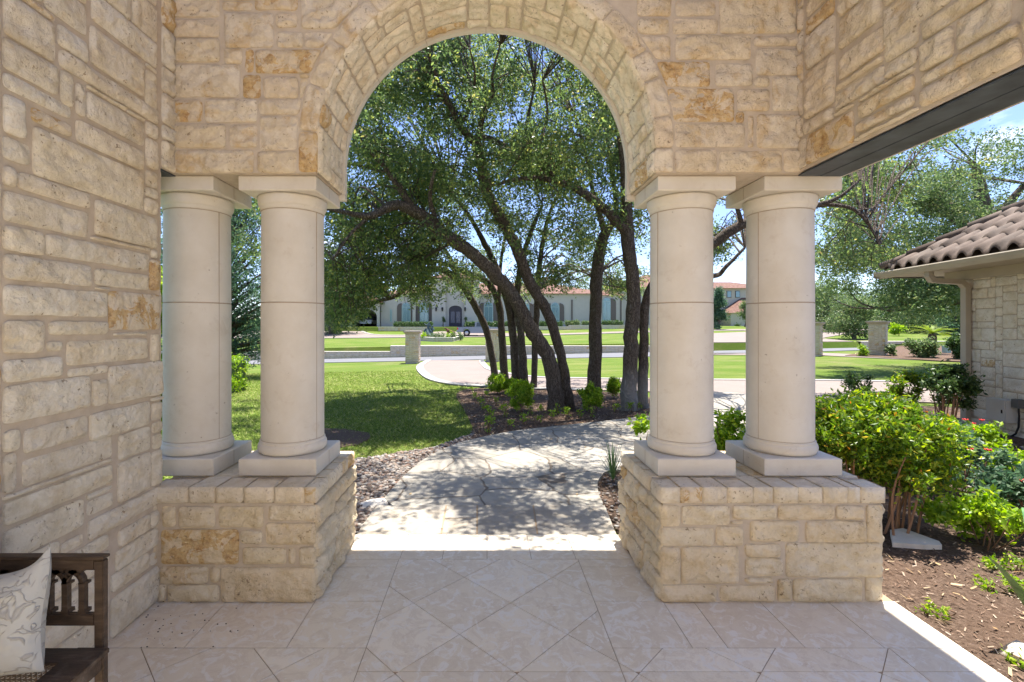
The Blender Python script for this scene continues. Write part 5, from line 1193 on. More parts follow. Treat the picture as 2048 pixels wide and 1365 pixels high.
# lower body as convex slabs
for a, b, z0, z1 in ((0, .69, .5, 1.14), (1.61, 4.09, .38, 1.14), (5.01, 5.45, .42, 1.02), (.69, 1.61, .86, 1.14), (4.09, 5.01, .86, 1.12)): m.box(a, b, 0, WT, z0, z1)
for xc in (1.15, 4.55):
    pr = [(xc-.46*math.cos(a), .42+.46*math.sin(a)) for a in np.linspace(.2, math.pi-.2, 9)]
    for p, q in zip(pr, pr[1:]):
        if min(p[1], q[1]) < .86: m.ext([(p[0], p[1]), (q[0], q[1]), (q[0], .9), (p[0], .9)], 0, WT)
m.build('body', M['silver'], tk)
m = MB(); cab = [(2.15, 1.14), (2.2, 1.74), (2.4, 1.8), (3.35, 1.78), (4.1, 1.14)]; m.ext(cab, .1, WT-.1); cb = m.build('cab', M['silver'], tk)
m = MB(); m.ext([(2.35, 1.2), (2.42, 1.68), (3.0, 1.68), (3.0, 1.2)], .085, .1); m.build('side_window', M['carglass'], tk); m = MB(); m.ext([(3.08, 1.2), (3.08, 1.68), (3.33, 1.68), (3.85, 1.2)], .085, .1); m.build('side_window', M['carglass'], tk)
m = MB(); m.box(-.02, .12, -.01, .12, .82, 1.06); m.build('tail_light', M['red'], tk); m = MB(); m.box(-.12, .05, .05, WT-.05, .48, .66); m.build('bumper', M['rim'], tk)
m = MB(); m.box(.1, 2.1, .08, WT-.08, 1.145, 1.2); m.build('bed_cover', M['black'], tk)
for xc in (1.15, 4.55):
    for yy in (0, WT-.24):
        m = MB(); a = np.linspace(0, 2*np.pi, 25)
        m.grid(np.array([[(xc+r_*math.cos(t), yy+y_, .40+r_*math.sin(t)) for t in a] for r_, y_ in ((.24, 0), (.38, .01), (.40, .04), (.40, .2), (.38, .24), (.24, .24))])); wo = m.build('wheel', M['tyre'], tk)
        m = MB(); m.grid(np.array([[(xc+r_*math.cos(t), yy+y_, .40+r_*math.sin(t)) for t in a] for r_, y_ in ((.01, -.01), (.2, -.01), (.25, .03), (.25, .2), (.01, .2))])); m.build('rim', M['rim'], wo)
# white car under the arch
wc = thing('parked_car', 'white car parked under the shaded arch at the left of the mansion', 'car', (mx_(727), YM+1.2, 1.3)); M['whitep'] = plain('white_paint', (.7, .7, .7), .35, .5)
m = MB(); A = []
for t, hw_, z in ((0, .82, .35), (0, .9, .6), (0, .9, .85), (.35, .86, .95), (1.2, .8, 1.0)): A.append([(-hw_, t, z), (-hw_*.5, t-.08, z), (hw_*.5, t-.08, z), (hw_, t, z)])
m.grid(np.array(A)); m.box(-.9, .9, .05, 4.3, .35, .9); m.build('body', M['whitep'], wc)
m = MB(); m.ext([(1.2, .9), (1.9, 1.5), (3.6, 1.5), (4.1, .9)], -.75, .75, axis='x'); m.build('cabin', M['carglass'], wc)
for s_ in (-1, 1):
    m = MB(); m.lathe([(.01, 0), (.12, 0), (.12, .03)], (0, 0), 10); v_ = m.v; m.v = [np.stack([a[:, 0]+s_*.62, -.1+a[:, 2]*0-.0, .72+a[:, 1]*.6], 1) for a in v_]; m.build('headlight', M['rim'], wc)
    m = MB(); m.box(s_*.78-.12, s_*.78+.12, .5, 1.15, 0.02, .62); m.build('wheel', M['tyre'], wc)
# bronze statue, little animal statue, flower bed
k = NT('green_bronze', .55, .5); M['bronze'] = k.done(k.ramp(k.noise(3, 5), [(.35, (.012, .03, .032)), (.6, (.04, .08, .085)), (.75, (.14, .20, .21))]), k.bump(k.noise(9, 4), .5, .05))
st = thing('garden_statue', 'green bronze statue of huddled figures on a mound, left of the mansion steps', 'statue', (-7.0, 57.5, T(-7, 57.5)+.04))
m = MB(); a = np.linspace(0, 2*np.pi, 33); zz = np.linspace(0, 1.0, 14)
m.grid(np.array([[((.85-.55*z**.7)*(1+.18*math.sin(5*t+z*6)+.1*math.sin(9*t-z*9))*math.cos(t), (.85-.55*z**.7)*(1+.18*math.sin(5*t+z*6))*math.sin(t)*.8, z) for t in a] for z in zz])); m.build('mound', M['bronze'], st)
def skinfig(name, pts, edges, rad, mat, parent, lv=2):
    me = bpy.data.meshes.new(name); me.from_pydata([tuple(p) for p in pts], edges, []); me.materials.append(mat)
    o_ = bpy.data.objects.new(name, me); col.objects.link(o_); o_.parent = parent
    o_.modifiers.new('Skin', 'SKIN'); 
    if not me.skin_vertices: bpy.context.view_layer.objects.active = o_
    for i, r_ in enumerate(rad): me.skin_vertices[0].data[i].radius = (r_, r_)
    me.skin_vertices[0].data[0].use_root = True
    s_ = o_.modifiers.new('Sub', 'SUBSURF'); s_.levels = lv; s_.render_levels = lv; return o_
skinfig('figure', [(0, 0, .7), (.02, 0, 1.15), (.05, 0, 1.45), (.1, 0, 1.62), (.14, 0, 1.82), (-.25, 0, 1.4), (-.5, 0, 1.62), (.3, 0, 1.3), (.42, -.1, 1.0), (-.15, -.15, .5), (.2, -.15, .45)], [(0, 1), (1, 2), (2, 3), (3, 4), (2, 5), (5, 6), (2, 7), (7, 8), (0, 9), (0, 10)], [.2, .17, .19, .08, .13, .08, .05, .08, .05, .12, .12], M['bronze'], st)
skinfig('figure', [(.45, .1, .4), (.48, .1, .8), (.5, .1, 1.05), (.52, .1, 1.2), (.54, .08, 1.36), (.3, 0, .95), (.15, -.1, .8), (.75, 0, .75)], [(0, 1), (1, 2), (2, 3), (3, 4), (2, 5), (5, 6), (2, 7)], [.18, .15, .16, .07, .11, .06, .05, .06], M['bronze'], st)
an = thing('animal_statue', 'small brown and white animal figure standing between the statue and the truck', 'statue', (-4.25, 56.6, T(-4.2, 56.6)+.05))
skinfig('body', [(.35, 0, .62), (0, 0, .64), (-.3, 0, .66), (-.42, 0, .9), (-.58, 0, 1.0), (-.75, 0, .94), (-.3, -.12, .3), (-.3, -.12, .02), (-.3, .12, .3), (-.3, .12, .02), (.38, -.12, .32), (.36, -.12, .02), (.38, .12, .32), (.36, .12, .02), (.55, 0, .5)], [(0, 1), (1, 2), (2, 3), (3, 4), (4, 5), (2, 6), (6, 7), (2, 8), (8, 9), (0, 10), (10, 11), (0, 12), (12, 13), (0, 14)], [.19, .18, .18, .11, .11, .06, .08, .05, .08, .05, .09, .05, .09, .05, .04], None or plain('brown_white_coat', (.10, .05, .03), .8, .2, 0, .9, 2.2, .1), an)
bl = [G(838, 682), G(870, 684), G(905, 684), G(926, 679)]
lowwall('planter_wall', 'low curved stone edging of the flower bed inside the street wall', [(p[0], p[1]) for p in bl], .30, .2, seed=41)
for q, (px, py, lab) in enumerate([(848, 676, 'yellow-green plant at the left end of the flower bed beyond the gate post'), (861, 677, 'green plant second from the left in the far flower bed'), (873, 676, 'green plant in the far flower bed below the statue'), (885, 679, 'pale silvery plant in the middle of the far flower bed'), (899, 674, 'tall green plant in the far flower bed in front of the animal figure'), (909, 677, 'silvery plant near the right end of the far flower bed'), (919, 677, 'green plant spilling over the right end of the far flower bed')]):
    x, y = G(px, 683); y += .9; shrub(lab, (px-CX)/F*y, y, .62 if q != 4 else .85, .42, .4, 420, M['far_leaf'] if q not in (0, 4) else M['bright_leaf'], .14, .06, 540+q, name='bed_plant', cat='plant', group='plants in the far flower bed', z0=0, stems=3)

# ================================================================== trees further off
tree('large leafy oak showing between the two left columns', 470, 0, 17, 300, 360, 60000, M['blue_leaf'], .095, 601, 22, low=.10, x=-9.6)
rk = thing('live_oak', 'wide oak spreading over the tile-roofed building at the right', 'tree', (18.6, 17.5, T(18.6, 17.5))); bK = Vector(rk.location); mb = MB(); lb = MB(); rg = np.random.RandomState(88); C = []; Rr = []
lms = [[(1985, 730, 17.5, 50), (1985, 640, 17.5, 44), (1990, 560, 17.2, 40), (1975, 450, 17, 30), (1950, 330, 16.6, 12)], [(1990, 590, 17.3, 26), (1935, 598, 17, 20), (1880, 604, 16.7, 15), (1815, 608, 16.3, 10), (1780, 622, 16, 5)], [(1980, 500, 17, 24), (1900, 430, 16.6, 16), (1800, 400, 16.2, 9), (1720, 410, 15.8, 5)], [(1975, 460, 17, 18), (2040, 380, 16.6, 12), (2100, 330, 16, 6)], [(1990, 560, 17, 18), (1880, 520, 16.6, 14), (1760, 500, 16.2, 8), (1680, 520, 16, 4)]]
nd = []
for q, l_ in enumerate(lms): A, r_ = limb(mb, [(p-bK, w_) for p, w_ in pxl(l_)], 5, 8, q); nd += [a for a in A[6:]]
nd = np.array(nd)
for x0, x1, y0, y1, n_ in ((1700, 2048, 330, 420, 26), (1650, 2048, 420, 520, 34), (1640, 1960, 510, 600, 34), (1850, 2048, 270, 330, 5), (1960, 2150, 380, 560, 14), (1760, 1940, 590, 625, 8)):
    for _ in range(n_):
        Y = rg.uniform(14.8, 19); c_ = P(rg.uniform(x0, x1), rg.uniform(y0, y1), Y)-bK; C.append(c_[:]); Rr.append(rg.uniform(.45, .95))
        a = Vector(nd[np.argmin(((nd-arr(c_))**2).sum(1))]); limb(mb, [(a, .045), (a.lerp(c_, .5)+Vector(rg.normal(0, .15, 3)), .028), (c_, .01)], 3, 5, _)
mb.build('trunk', M['bark'], rk); leafcloud(lb, C, Rr, 84000, .10, .045, rg, 9, .16); lb.build('crown', M['far_leaf'], rk)
BG = [('tall conical evergreen between the right columns, beside the cream house', 1437, 60, 574, 44, 5000, 'blue_leaf', .22, 'cone', .06),
 ('feathery pale green tree just right of the outer column', 1660, 48, 572, 130, 8000, 'far_leaf', .2, 'round', .15), ('low multi-stemmed tree left of the corner-on gate post', 1708, 33, 600, 95, 6500, 'far_leaf', .13, 'round', .2),
 ('pale olive tree behind the corner-on gate post', 1790, 52, 585, 120, 6000, 'far_leaf', .2, 'round', .1), ('leafy mid-green tree behind the palm', 1850, 44, 600, 130, 7000, 'far_leaf', .17, 'round', .06), ('green tree against the downspout in the distance', 1915, 40, 590, 120, 6500, 'blue_leaf', .17, 'round', .06),
 ('far tree on the horizon right of the neighbouring house', 1580, 95, 575, 160, 4500, 'far_leaf', .35, 'round', .1), ('broad far tree on the skyline behind the pale olive tree', 1730, 90, 590, 200, 6000, 'blue_leaf', .35, 'round', .05), ('broad far tree on the skyline behind the palm', 1860, 85, 580, 200, 6000, 'far_leaf', .35, 'round', .05), ('distant tree cut by the downspout', 1990, 80, 570, 200, 6000, 'blue_leaf', .33, 'round', .05),
 ('dense tree at the far left of the lawn, behind the left columns', 560, 38, 560, 150, 9000, 'blue_leaf', .15, 'round', .1), ('tall tree left of the mansion, beyond the hanging oak leaves', 662, 62, 545, 110, 8000, 'far_leaf', .22, 'round', .1), ('dark tree behind the porte-cochere roof', 730, 92, 570, 140, 5000, 'blue_leaf', .32, 'round', .05),
 ('tree rising behind the mansion roof at its left', 830, 100, 565, 170, 6000, 'far_leaf', .35, 'round', .05), ('tree rising behind the mansion roof above the door', 960, 104, 560, 170, 6000, 'blue_leaf', .35, 'round', .05), ('tree rising behind the mansion roof in its middle', 1080, 100, 560, 170, 6000, 'far_leaf', .35, 'round', .05), ('tree rising behind the mansion roof at its right', 1200, 100, 555, 170, 6000, 'far_leaf', .35, 'round', .05), ('tree behind the mansion end wall, beside the right column', 1320, 96, 560, 150, 6000, 'blue_leaf', .33, 'round', .05),
 ('tree at the far left edge of the view behind the left wall', 300, 30, 480, 260, 9000, 'blue_leaf', .14, 'round', .1), ('small leafy tree in front of the cream house', 1492, 70, 606, 36, 1500, 'far_leaf', .25, 'round', .1)]
for q, (lab, px, Y, top, w_, n, lf, Ls, shp, low) in enumerate(BG): tree(lab, px, 0, Y, top, w_*(1.3 if shp == 'round' else 1), int(n*1.7), M[lf], Ls, 620+q, 7 if shp != 'cone' else 5, shp, low=low*.4)
for q, (lab, px, Y, top, w_, lf, n) in enumerate([('loose green bush right of the corner-on gate post', 1848, 21.5, 672, 66, 'far_leaf', 3600), ('dark rounded bush against the downspout, beside the green utility box', 1914, 20.5, 660, 44, 'dark_leaf', 3400), ('yellow-green bush behind the corner-on gate post', 1796, 38, 652, 40, 'bright_leaf', 1500), ('small pale plant at the left foot of the corner-on gate post', 1724, 23, 692, 20, 'bright_leaf', 420), ('small leafy plant at the right foot of the corner-on gate post', 1784, 22.6, 688, 20, 'far_leaf', 420), ('round bush at the foot of the cream house', 1477, 78, 652, 12, 'dark_leaf', 300)]):
    x = (px-CX)/F*Y; z0_ = T(x, Y); h = H0-(top-CY)/F*Y-z0_; shrub(lab, x, Y, h, w_/F*Y/2, w_/F*Y/2*.8, n, M[lf], .05+.003*Y, .03+.0015*Y, 660+q, name='bush', cat='bush', z0=0, stems=5)
x, y = G(1893, 708); t_ = thing('utility_box', 'pale green utility box between the loose bush and the dark bush', 'utility box', (x, y, T(x, y)))
m = MB(); m.box(-.12, .12, -.12, .12, 0, .36); m.build('cabinet', plain('utility_green', (.30, .42, .36), .6), t_); m = MB(); m.box(-.13, .13, -.13, .13, .362, .40); m.build('lid', plain('utility_lid', (.34, .46, .40), .6), t_)
sg = thing('sago_palm', 'yellow-green sago palm behind the loose bush', 'palm', (21.8, 23.2, T(21.8, 23.2))); m = MB(); m.lathe([(.16, -.1), (.17, .9), (.12, 1.05)], n=10); m.build('trunk', M['bark'], sg)
m = MB(); rg = np.random.RandomState(9)
for q in range(26):
    a = q*2.4; el = rg.uniform(.1, 1.1); Lf = .95; pts_ = []
    for i in range(12):
        t = i/11; r_ = Lf*t*math.cos(el*(1-.5*t)); pts_.append(Vector((r_*math.cos(a), r_*math.sin(a), 1.05+Lf*t*math.sin(el)-.35*t*t)))
    for i in range(1, 12):
        d = (pts_[i]-pts_[i-1]).normalized(); s_ = Vector((-d.y, d.x, 0)).normalized(); ll = .17*math.sin(math.pi*min(1, .15+i/12*.85))
        for sd_ in (-1, 1):
            for f_ in (0, .5):
                c_ = pts_[i-1].lerp(pts_[i], f_); e = c_+s_*sd_*ll+d*.07+Vector((0, 0, .03)); m.add([c_, c_+d*.028, e], [[0, 1, 2]])
m.build('fronds', M['lime2'] if 'lime2' in M else leaf_mat('sago_frond', [(0, (.12, .20, .02)), (1, (.26, .32, .04))], .3), sg)
# ================================================================== tile-roofed building at the right
gb = thing('garage', 'limestone building with brown barrel tile roof, gutter and downspout at the right edge', 'building', (7.75, 7.72, -.12)); og = arr(gb.location)
dd = np.array([-.164, -.986]); dd /= np.linalg.norm(dd); vv_ = np.array([-dd[1], dd[0]])
ZE = 2.50
m = MB(); 
def wf(X, Z, h): return (dd[0]*X-vv_[0]*h, dd[1]*X-vv_[1]*h, Z+.0)
W = Wall(0, 6.4, 0, 2.50); W.fill(205, (.10, .13, .16, .2, .2), (.2, .55)); W.st = [(a-(.012 if a < .012 else 0), b, c_, d) for a, b, c_, d in W.st]
W.make(m, wf, 206, Hh=.02, res=.025); sheet_grid(m, wf, 0, 6.4, 0, 2.5, .009, .1, 1)
def wf2(X, Z, h): return (vv_[0]*X-dd[0]*h, vv_[1]*X-dd[1]*h, Z)
W = Wall(0, 4, 0, 2.5); W.fill(207); W.make(m, wf2, 208, res=.04); sheet_grid(m, wf2, 0, 4, 0, 2.5, .009, .2, 1)
m.build('wall', [stone_mat('garage_limestone', .22, (.76, .71, .62)), M['mortar']], gb)
E0 = np.array([7.24, 8.62]); rise = .66
def rp_(s, t, z): p = E0+dd*s+vv_*t; return (p[0]-og[0], p[1]-og[1], z-og[2])      # s along the eave, t inward
M['tan'] = plain('tan_gutter_paint', (.40, .345, .265), .5, .35, 0, .05, 4, .03)
m = MB(); 
pr = [(-.0, ZE-.02), (-.115, ZE-.005), (-.125, ZE-.02), (-.11, ZE-.07), (-.085, ZE-.115), (0, ZE-.12)]
for s0, s1 in ((-.125, 7),): m.grid(np.array([[rp_(s0+(0 if t > -.001 else 0), t, z) for t, z in pr], [rp_(s1, t, z) for t, z in pr]]), 0, False)
m.add([rp_(-.125, t, z) for t, z in pr], [list(range(6))]); 
pr2 = [(0, ZE-.02), (-.115, ZE-.005), (-.11, ZE-.07), (-.085, ZE-.115), (0, ZE-.12)]
m.grid(np.array([[rp_(t, s_, z) for t, z in pr2] for s_ in (-.125, 5)]), 0, False)
m.build('gutter', M['tan'], gb)
m = MB(); v = [rp_(0, 0, ZE-.10), rp_(7, 0, ZE-.10), rp_(7, .62, ZE-.10), rp_(.62, .62, ZE-.10), rp_(0, 5, ZE-.10), rp_(.62, 5, ZE-.10)]; m.add(v, [[0, 1, 2, 3], [0, 3, 5, 4]]); m.add([(a, b, c_+.06) for a, b, c_ in v], [[0, 1, 2, 3], [0, 3, 5, 4]])
v = [rp_(.60, .53, ZE-.24), rp_(7, .53, ZE-.24), rp_(7, .53, ZE-.1), rp_(.60, .53, ZE-.1), rp_(.6, .60, ZE-.24), rp_(7, .60, ZE-.24)]; m.add(v, [[0, 1, 2, 3], [0, 4, 5, 1]])
m.build('soffit', M['tan'], gb)
k = NT('brown_roof_tile', .8, .25); r = k.geo.outputs['Random Per Island']
c = k.ramp(r, [(0, (.085, .06, .047)), (.3, (.13, .094, .074)), (.6, (.17, .127, .102)), (.85, (.21, .165, .135)), (1, (.095, .07, .055))]); c = k.mix(c, (.05, .04, .035), k.ramp(k.noise(5, 7, .7), [(.48, 0), (.72, .75)])); c = k.mix(c, (.20, .165, .135), k.ramp(k.noise(9, 5), [(.58, 0), (.7, .4)]))
M['tile'] = k.done(c, k.bump(k.noise(50, 5), .4, .004))
m = MB(); wt = .27; ct = .37; us = np.linspace(0, 1, 13)
def prof(u): return .072*np.where(u < .62, np.sin(np.pi*u/.62)**.8, 0)+np.where(u >= .62, -.012*np.sin(np.pi*(u-.62)/.38), 0)
for side in (0, 1):
    for i in range(26):
        for j in range(9):
            s0, t0 = i*wt+.02, j*ct/1.2; t1 = t0+ct
            if t0 > s0+.22 or t0 > 3.2: continue
            jz = ((i*7+j*13) % 5-2)*.002
            rows = []
            for t, zo in ((t0-.03, .034), (t0-.03, .070), (t0+.1, .064), (t1, .018)):
                row = []
                for u in us:
                    s = s0+u*wt; tt = min(t, max(s, -.03)); z = ZE+.03+tt*rise+zo+jz+(prof(u) if zo != .034 else prof(u)*1.0-.02)
                    row.append(rp_(s, tt, z) if side == 0 else rp_(tt, s, z))
                rows.append(row)
            m.grid(np.array(rows), 0, True)
v = [rp_(0, 0, ZE+.0), rp_(7, 0, ZE+.0), rp_(7, 3.2, ZE+.0+3.2*rise), rp_(3.2, 3.2, ZE+3.2*rise), rp_(0, 7, ZE), rp_(3.2, 7, ZE+3.2*rise)]; m.add(v, [[0, 1, 2, 3], [0, 3, 5, 4]])
m.build('roof', M['tile'], gb)
m = MB(); hd = Vector((dd[0]+vv_[0], dd[1]+vv_[1], rise)); sd_ = Vector((dd[0]-vv_[0], dd[1]-vv_[1], 0)).normalized(); up_ = sd_.cross(hd).normalized(); up_ = up_ if up_.z > 0 else -up_
for q in range(12):
    rows = []
    for t, rr_ in ((q*.27-.02, .105), (q*.27-.02, .125), (q*.27+.31, .098)):
        b_ = Vector(rp_(0, 0, ZE+.06))+hd*t; rows.append([(b_+sd_*rr_*math.cos(a)+up_*(rr_*.85*math.sin(a)+(.02 if rr_ > .1 else 0)))[:] for a in np.linspace(-.25, math.pi+.25, 13)])
    m.grid(np.array(rows), 0, True)
m.build('ridge_tiles', M['tile'], gb)
m = MB(); a0 = Vector((7.06-og[0], 7.57-og[1], ZE-.1-og[2])); wl = Vector((7.635-og[0], 7.56-og[1], 2.16-og[2]))
def rect_tube(pts, w_, d_):
    for p, q in zip(pts, pts[1:]):
        p, q = Vector(p), Vector(q); ax_ = (q-p); L_ = ax_.length/2+.02; ax_.normalize(); s1 = Vector((dd[0], dd[1], 0)) if abs(ax_.dot(Vector((dd[0], dd[1], 0)))) < .9 else Vector((vv_[0], vv_[1], 0)); s2 = ax_.cross(s1).normalized(); s1 = s2.cross(ax_)
        m.obox((p+q)/2, s1*w_/2, s2*d_/2, ax_*L_)
rect_tube([a0, a0+Vector((0, 0, -.08)), a0+Vector((.05, 0, -.15)), wl+Vector((-.08, 0, .06)), wl+Vector((0, 0, -.02)), Vector((wl.x, wl.y, .02))], .105, .075)
m.build('downspout', M['tan'], gb)
# utility boxes on that wall
M['uti'] = plain('pale_metal_box', (.55, .54, .50), .5, .4, 0, .04, 5, .03)
def onwall(s, z, h): p = np.array([7.75, 7.72])+dd*s-vv_*h; return (p[0], p[1], z)
ub = thing('utility_box', 'pale grey metal utility box fixed low on the stone wall', 'utility box', onwall(.66, .12, 0)); ou = Vector(ub.location)
def wb(m, s0, s1, z0, z1, h0, h1, mat=0):
    v = [Vector(onwall(s, z, h))-ou for z in (z0, z1) for h in (h0, h1) for s in (s0, s1)]; m.add([p[:] for p in v], np.array([[0, 2, 3, 1], [4, 5, 7, 6], [0, 1, 5, 4], [2, 6, 7, 3], [0, 4, 6, 2], [1, 3, 7, 5]]), mat)
m = MB(); wb(m, .66, .98, .14, .46, .02, .17); m.build('housing', M['uti'], ub); m = MB(); wb(m, .675, .965, .155, .445, .172, .18); d_ = m.build('door', M['uti'], ub); m = MB(); wb(m, .93, .94, .27, .32, .181, .195); m.build('latch', M['black'], d_)
ub2 = thing('junction_box', 'small dark junction box with a black cable hanging from it, by the pale box', 'junction box', onwall(1.0, .4, 0)); ou = Vector(ub2.location)
m = MB(); wb(m, 1.0, 1.11, .37, .49, .02, .12); m.build('box', plain('grey_box', (.12, .12, .12), .5), ub2)
m = MB(); m.tube([(Vector(onwall(s, z, .08))-ou)[:] for s, z in ((1.06, .38), (1.07, .25), (1.06, .1), (1.02, .0), (.94, -.06))], [.013]*5, 6); m.build('cable', M['black'], ub2)

# ================================================================== bench and pillow
k = NT('weathered_dark_wood', .62, .35)
c = k.ramp(k.noise(9, 7, .65, k.pos((1, 6, 6))), [(.3, (.028, .018, .012)), (.55, (.065, .043, .029)), (.75, (.13, .095, .072))]); c = k.mix(c, (.22, .19, .16), k.ramp(k.noise(5, 6, .7), [(.55, 0), (.72, .45)]))
M['wood'] = k.done(c, k.bump(k.noise(40, 6, .7, k.pos((1, 5, 5))), .35, .003))
YB = 1.61; XP1 = -1.298; XP0 = -1.330; ZA = .752
bn = thing('bench', 'dark carved wooden bench with a caned seat and arched arm panel, by the left wall', 'bench', (-1.56, .9, 0)); ob_ = arr(bn.location)
def B(name, bs, parent=None, mat=None):
    m = MB()
    for x0, x1, y0, y1, z0, z1 in bs:      # slightly bevelled bars
        x0, x1, y0, y1, z0, z1 = x0-ob_[0], x1-ob_[0], y0-ob_[1], y1-ob_[1], z0, z1
        b_ = min(.003, (x1-x0)*.2, (y1-y0)*.2, (z1-z0)*.2); bmx = bmesh.new(); r_ = bmesh.ops.create_cube(bmx, size=1)
        for v in bmx.verts: v.co = Vector(((x0+x1)/2+v.co.x*(x1-x0), (y0+y1)/2+v.co.y*(y1-y0), (z0+z1)/2+v.co.z*(z1-z0)))
        bmesh.ops.bevel(bmx, geom=bmx.edges[:], offset=b_, segments=2, affect='EDGES'); bmx.verts.ensure_lookup_table()
        m.add([v.co[:] for v in bmx.verts], [[v.index for v in f.verts] for f in bmx.faces]); bmx.free()
    return m.build(name, mat or M['wood'], parent or bn)
BY0 = .12
for y0 in (YB-.0, BY0): 
    B('leg', [(XP0, XP1, y0, y0+.024, .02, ZA-.004)]); B('leg', [(-1.825, -1.79, y0, y0+.038, .02, .92)])
for y0 in (YB, BY0):
    B('arm_rail', [(-1.79, XP1+.003, y0-.004, y0+.028, ZA-.0, ZA+.010), (-1.79, XP0, y0+.002, y0+.022, ZA-.038, ZA)])
    B('arm_rail', [(-1.79, XP0, y0+.002, y0+.022, .525, .565)])
    m = MB()      # gothic arches between the rails
    zb_, ztp = .565, ZA-.038; zs_ = zb_+.105
    cs = [XP0-.045-.0-.0575*i for i in range(8)]
    def bar(p, q, w_=.009, y_=y0+.012, d_=.009):
        p, q = Vector((p[0]-ob_[0], y_-ob_[1], p[1])), Vector((q[0]-ob_[0], y_-ob_[1], q[1])); a_ = (q-p); L_ = a_.length/2+.002; a_.normalize(); s_ = Vector((0, 1, 0)).cross(a_)
        m.obox((p+q)/2, s_*w_, Vector((0, d_, 0)), a_*L_)
    for q, x_ in enumerate(cs):
        bar((x_, zb_), (x_, zs_), .0095); m.box(x_-.014-ob_[0], x_+.014-ob_[0], y0+.006-ob_[1], y0+.03-ob_[1], zb_, zb_+.012); m.box(x_-.013-ob_[0], x_+.013-ob_[0], y0+.006-ob_[1], y0+.03-ob_[1], zs_-.008, zs_)
    R_ = .0575*1.0
    for q, x_ in enumerate(cs):
        for s_ in (-1, 1):
            n_ = q-s_*1; far = x_+s_*R_*2 if False else None
            pr = [(x_+s_*(R_-R_*math.cos(a)), zs_+(ztp-zs_)*math.sin(a)) for a in np.linspace(0, math.pi*.5, 6)]
            if (q == 0 and s_ > 0) or (q == len(cs)-1 and s_ < 0): continue
            for p, r2 in zip(pr, pr[1:]): bar(p, r2, .008)
    m.build('arch_panel', M['wood'], bn)
B('seat_frame', [(-1.79, XP0+.002, YB-.072, YB+.0, .435, .452), (-1.79, XP0+.002, BY0+.038, BY0+.11, .435, .452), (XP0-.055, XP1+.022, BY0-.002, YB+.0+.002, .437, .455), (-1.79, -1.735, BY0+.11, YB-.072, .436, .453)])
B('seat_apron', [(XP0+.004, XP1-.004, BY0+.038, YB, .375, .437), (-1.79, XP0, YB+.004, YB+.03, .375, .434)])
B('backrest', [(-1.825, -1.795, BY0+.038, YB, .86, .92), (-1.825, -1.795, BY0+.038, YB, .56, .60)]+[(-1.82, -1.80, y_, y_+.02, .60, .86) for y_ in np.arange(BY0+.1, YB-.06, .075)])
m = MB(); x0, x1, y0, y1 = -1.737, XP0-.053, BY0+.10, YB-.07
k = NT('cane', .6, .3); M['caneseat'] = k.done((.20, .145, .095))
n_ = 0
for dirn in (1, -1):
    for off in np.arange(-1.6, 1.7, .0165):
        # line y = dirn*x*.. across the frame, clipped
        xs_ = np.array([x0, x1]); cy = (y0+y1)/2; cx = (x0+x1)/2
        ya, yb_ = cy+off+dirn*(x0-cx), cy+off+dirn*(x1-cx); xa, xb = x0, x1
        if dirn*(yb_-ya) < 0: continue
        def cut(xa, ya, xb, yb_):
            t0, t1 = 0, 1
            for lo, s_ in ((y0, 1), (y1, -1)):
                da, db = (ya-lo)*s_, (yb_-lo)*s_
                if da < 0 and db < 0: return None
                if da < 0: t0 = max(t0, da/(da-db))
                if db < 0: t1 = min(t1, da/(da-db))
            return None if t0 >= t1 else (xa+(xb-xa)*t0, ya+(yb_-ya)*t0, xa+(xb-xa)*t1, ya+(yb_-ya)*t1)
        c_ = cut(xa, ya, xb, yb_)
        if c_:
            p, q = Vector((c_[0]-ob_[0], c_[1]-ob_[1], .444+.0008*dirn)), Vector((c_[2]-ob_[0], c_[3]-ob_[1], .444+.0008*dirn)); a_ = q-p; L_ = a_.length/2; a_.normalize(); m.obox((p+q)/2, a_*L_, Vector((-a_.y, a_.x, 0))*.0019, (0, 0, .0009))
for y_ in np.arange(y0, y1, .0165): m.box(x0-ob_[0], x1-ob_[0], y_-.0015-ob_[1], y_+.0015-ob_[1], .4455, .447)
m.build('cane_seat', M['caneseat'], bn)
# pillow leaning in the corner
k = NT('white_linen', .85, .2)
sw_ = k.noise(17, 1, .3, dist=1.6); ln = k.math('MULTIPLY', k.ramp(sw_, [(.455, 0), (.49, 1), (.51, 1), (.545, 0)]), k.ramp(k.noise(24, 1), [(.42, 0), (.5, 1)]))
c = k.mix((.40, .40, .38), (.26, .25, .23), k.math('MULTIPLY', ln, .6)); c = k.mix(c, (.42, .33, .24), k.ramp(k.noise(3.0, 4), [(.60, 0), (.74, .6)]))
M['linen'] = k.done(c, k.bump(ln, .6, .006, k.bump(k.noise(5, 4, .6), .5, .03)))
pl_ = thing('pillow', 'white embroidered pillow with pointed corners, leaning on the bench', 'pillow', (-1.585, 1.47, .456)); m = MB(); N = 49
u = np.linspace(-1, 1, N); U, V = np.meshgrid(u, u, indexing='ij'); pin = 1-.11*(1-V**2)**1.0*np.abs(U)**3; pinv = 1-.10*(1-U**2)*np.abs(V)**3
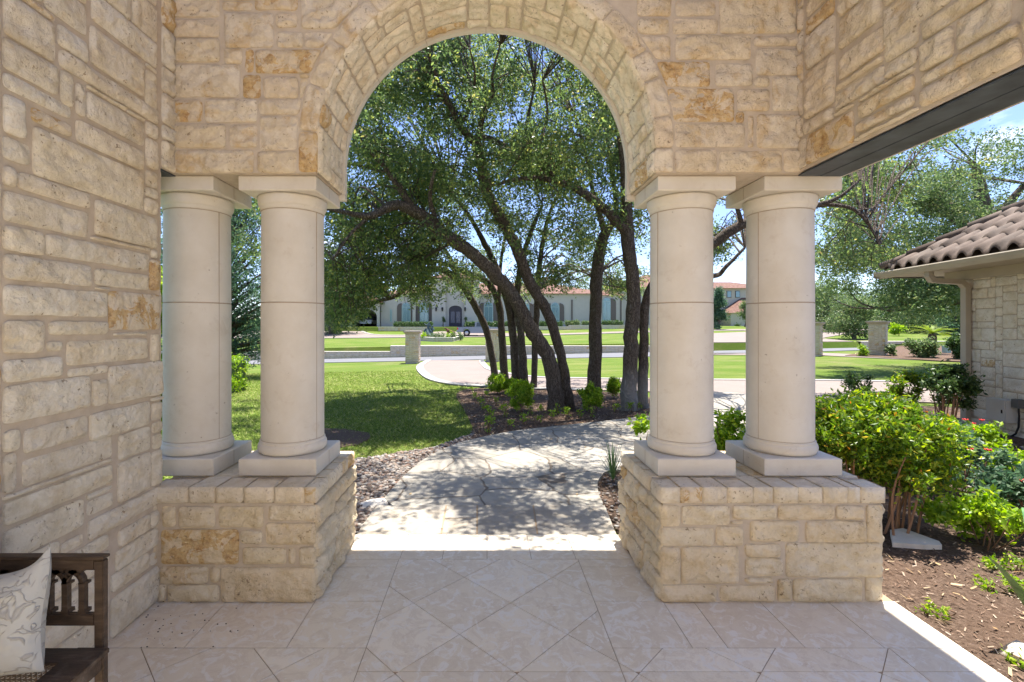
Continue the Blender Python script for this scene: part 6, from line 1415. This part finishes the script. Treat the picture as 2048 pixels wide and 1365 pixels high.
cu = np.clip(U, 0, 1)**5*np.clip(V, 0, 1)**5; X = U*pin*.22-.02*cu; Z = V*pinv*.155-.02+.07*cu; e = np.clip((1-U**2)*(1-V**2), 0, 1); th_ = .085*e**.42*(1+.12*fbm(U*2.2, V*2.2, 0, 5, 3))+.006*fbm(U*7, V*7, 1, 8, 3)*e**.3
lean, yaw = R(14), R(8)
for sgn_ in (-1, 1):
    Yy = sgn_*th_; zz = (Z+.185); x_ = X; y2 = Yy*math.cos(lean)+zz*math.sin(lean)*.9-.05; z2 = zz*math.cos(lean)-Yy*math.sin(lean)
    c_, s_ = math.cos(yaw), math.sin(yaw); roll = -.06; xr = x_*math.cos(roll)+(z2-.18)*math.sin(roll); zr = -x_*math.sin(roll)+(z2-.18)*math.cos(roll)+.185
    A = np.stack([xr*c_-y2*s_, xr*s_+y2*c_, np.maximum(zr, .002)], -1); m.grid(A, 0, True)
m.build('cushion', M['linen'], pl_)
# dry crumbs on the floor and a few dead leaves
m = MB(); rg = np.random.RandomState(12)
for q in range(46):
    a, b = rg.normal(370, 75), rg.uniform(1203, 1300)
    if a < 250: a = 330+q
    y_ = H0*F/(b-CY); x_ = (a-CX)/F*y_; s_ = rg.uniform(.002, .0052); V = IV*np.array([s_, s_*.7, s_*.5]); m.add(V+np.array([max(x_, -1.8), y_, s_*.5]), IF, 0, True)
tag(m.build('dry_crumbs', plain('crumbs', (.04, .025, .015))), kind='stuff')
m = MB()
for q in range(34):
    x_, y_ = rg.uniform(-.8, 2.0), rg.uniform(3.6, 8.5)
    if abs(x_-.2) > 1.4 and y_ < 5: continue
    a = rg.uniform(0, 6.28); s_ = rg.uniform(.012, .03); d = np.array([math.cos(a), math.sin(a), .1])*s_; e = np.array([-math.sin(a), math.cos(a), .15])*s_*.35; c_ = np.array([x_, y_, T(x_, y_)+.052]); m.add([c_-d, c_+e, c_+d, c_-e], [[0, 1, 2, 3]])
tag(m.build('fallen_leaves', M['dryleaf']), kind='stuff')
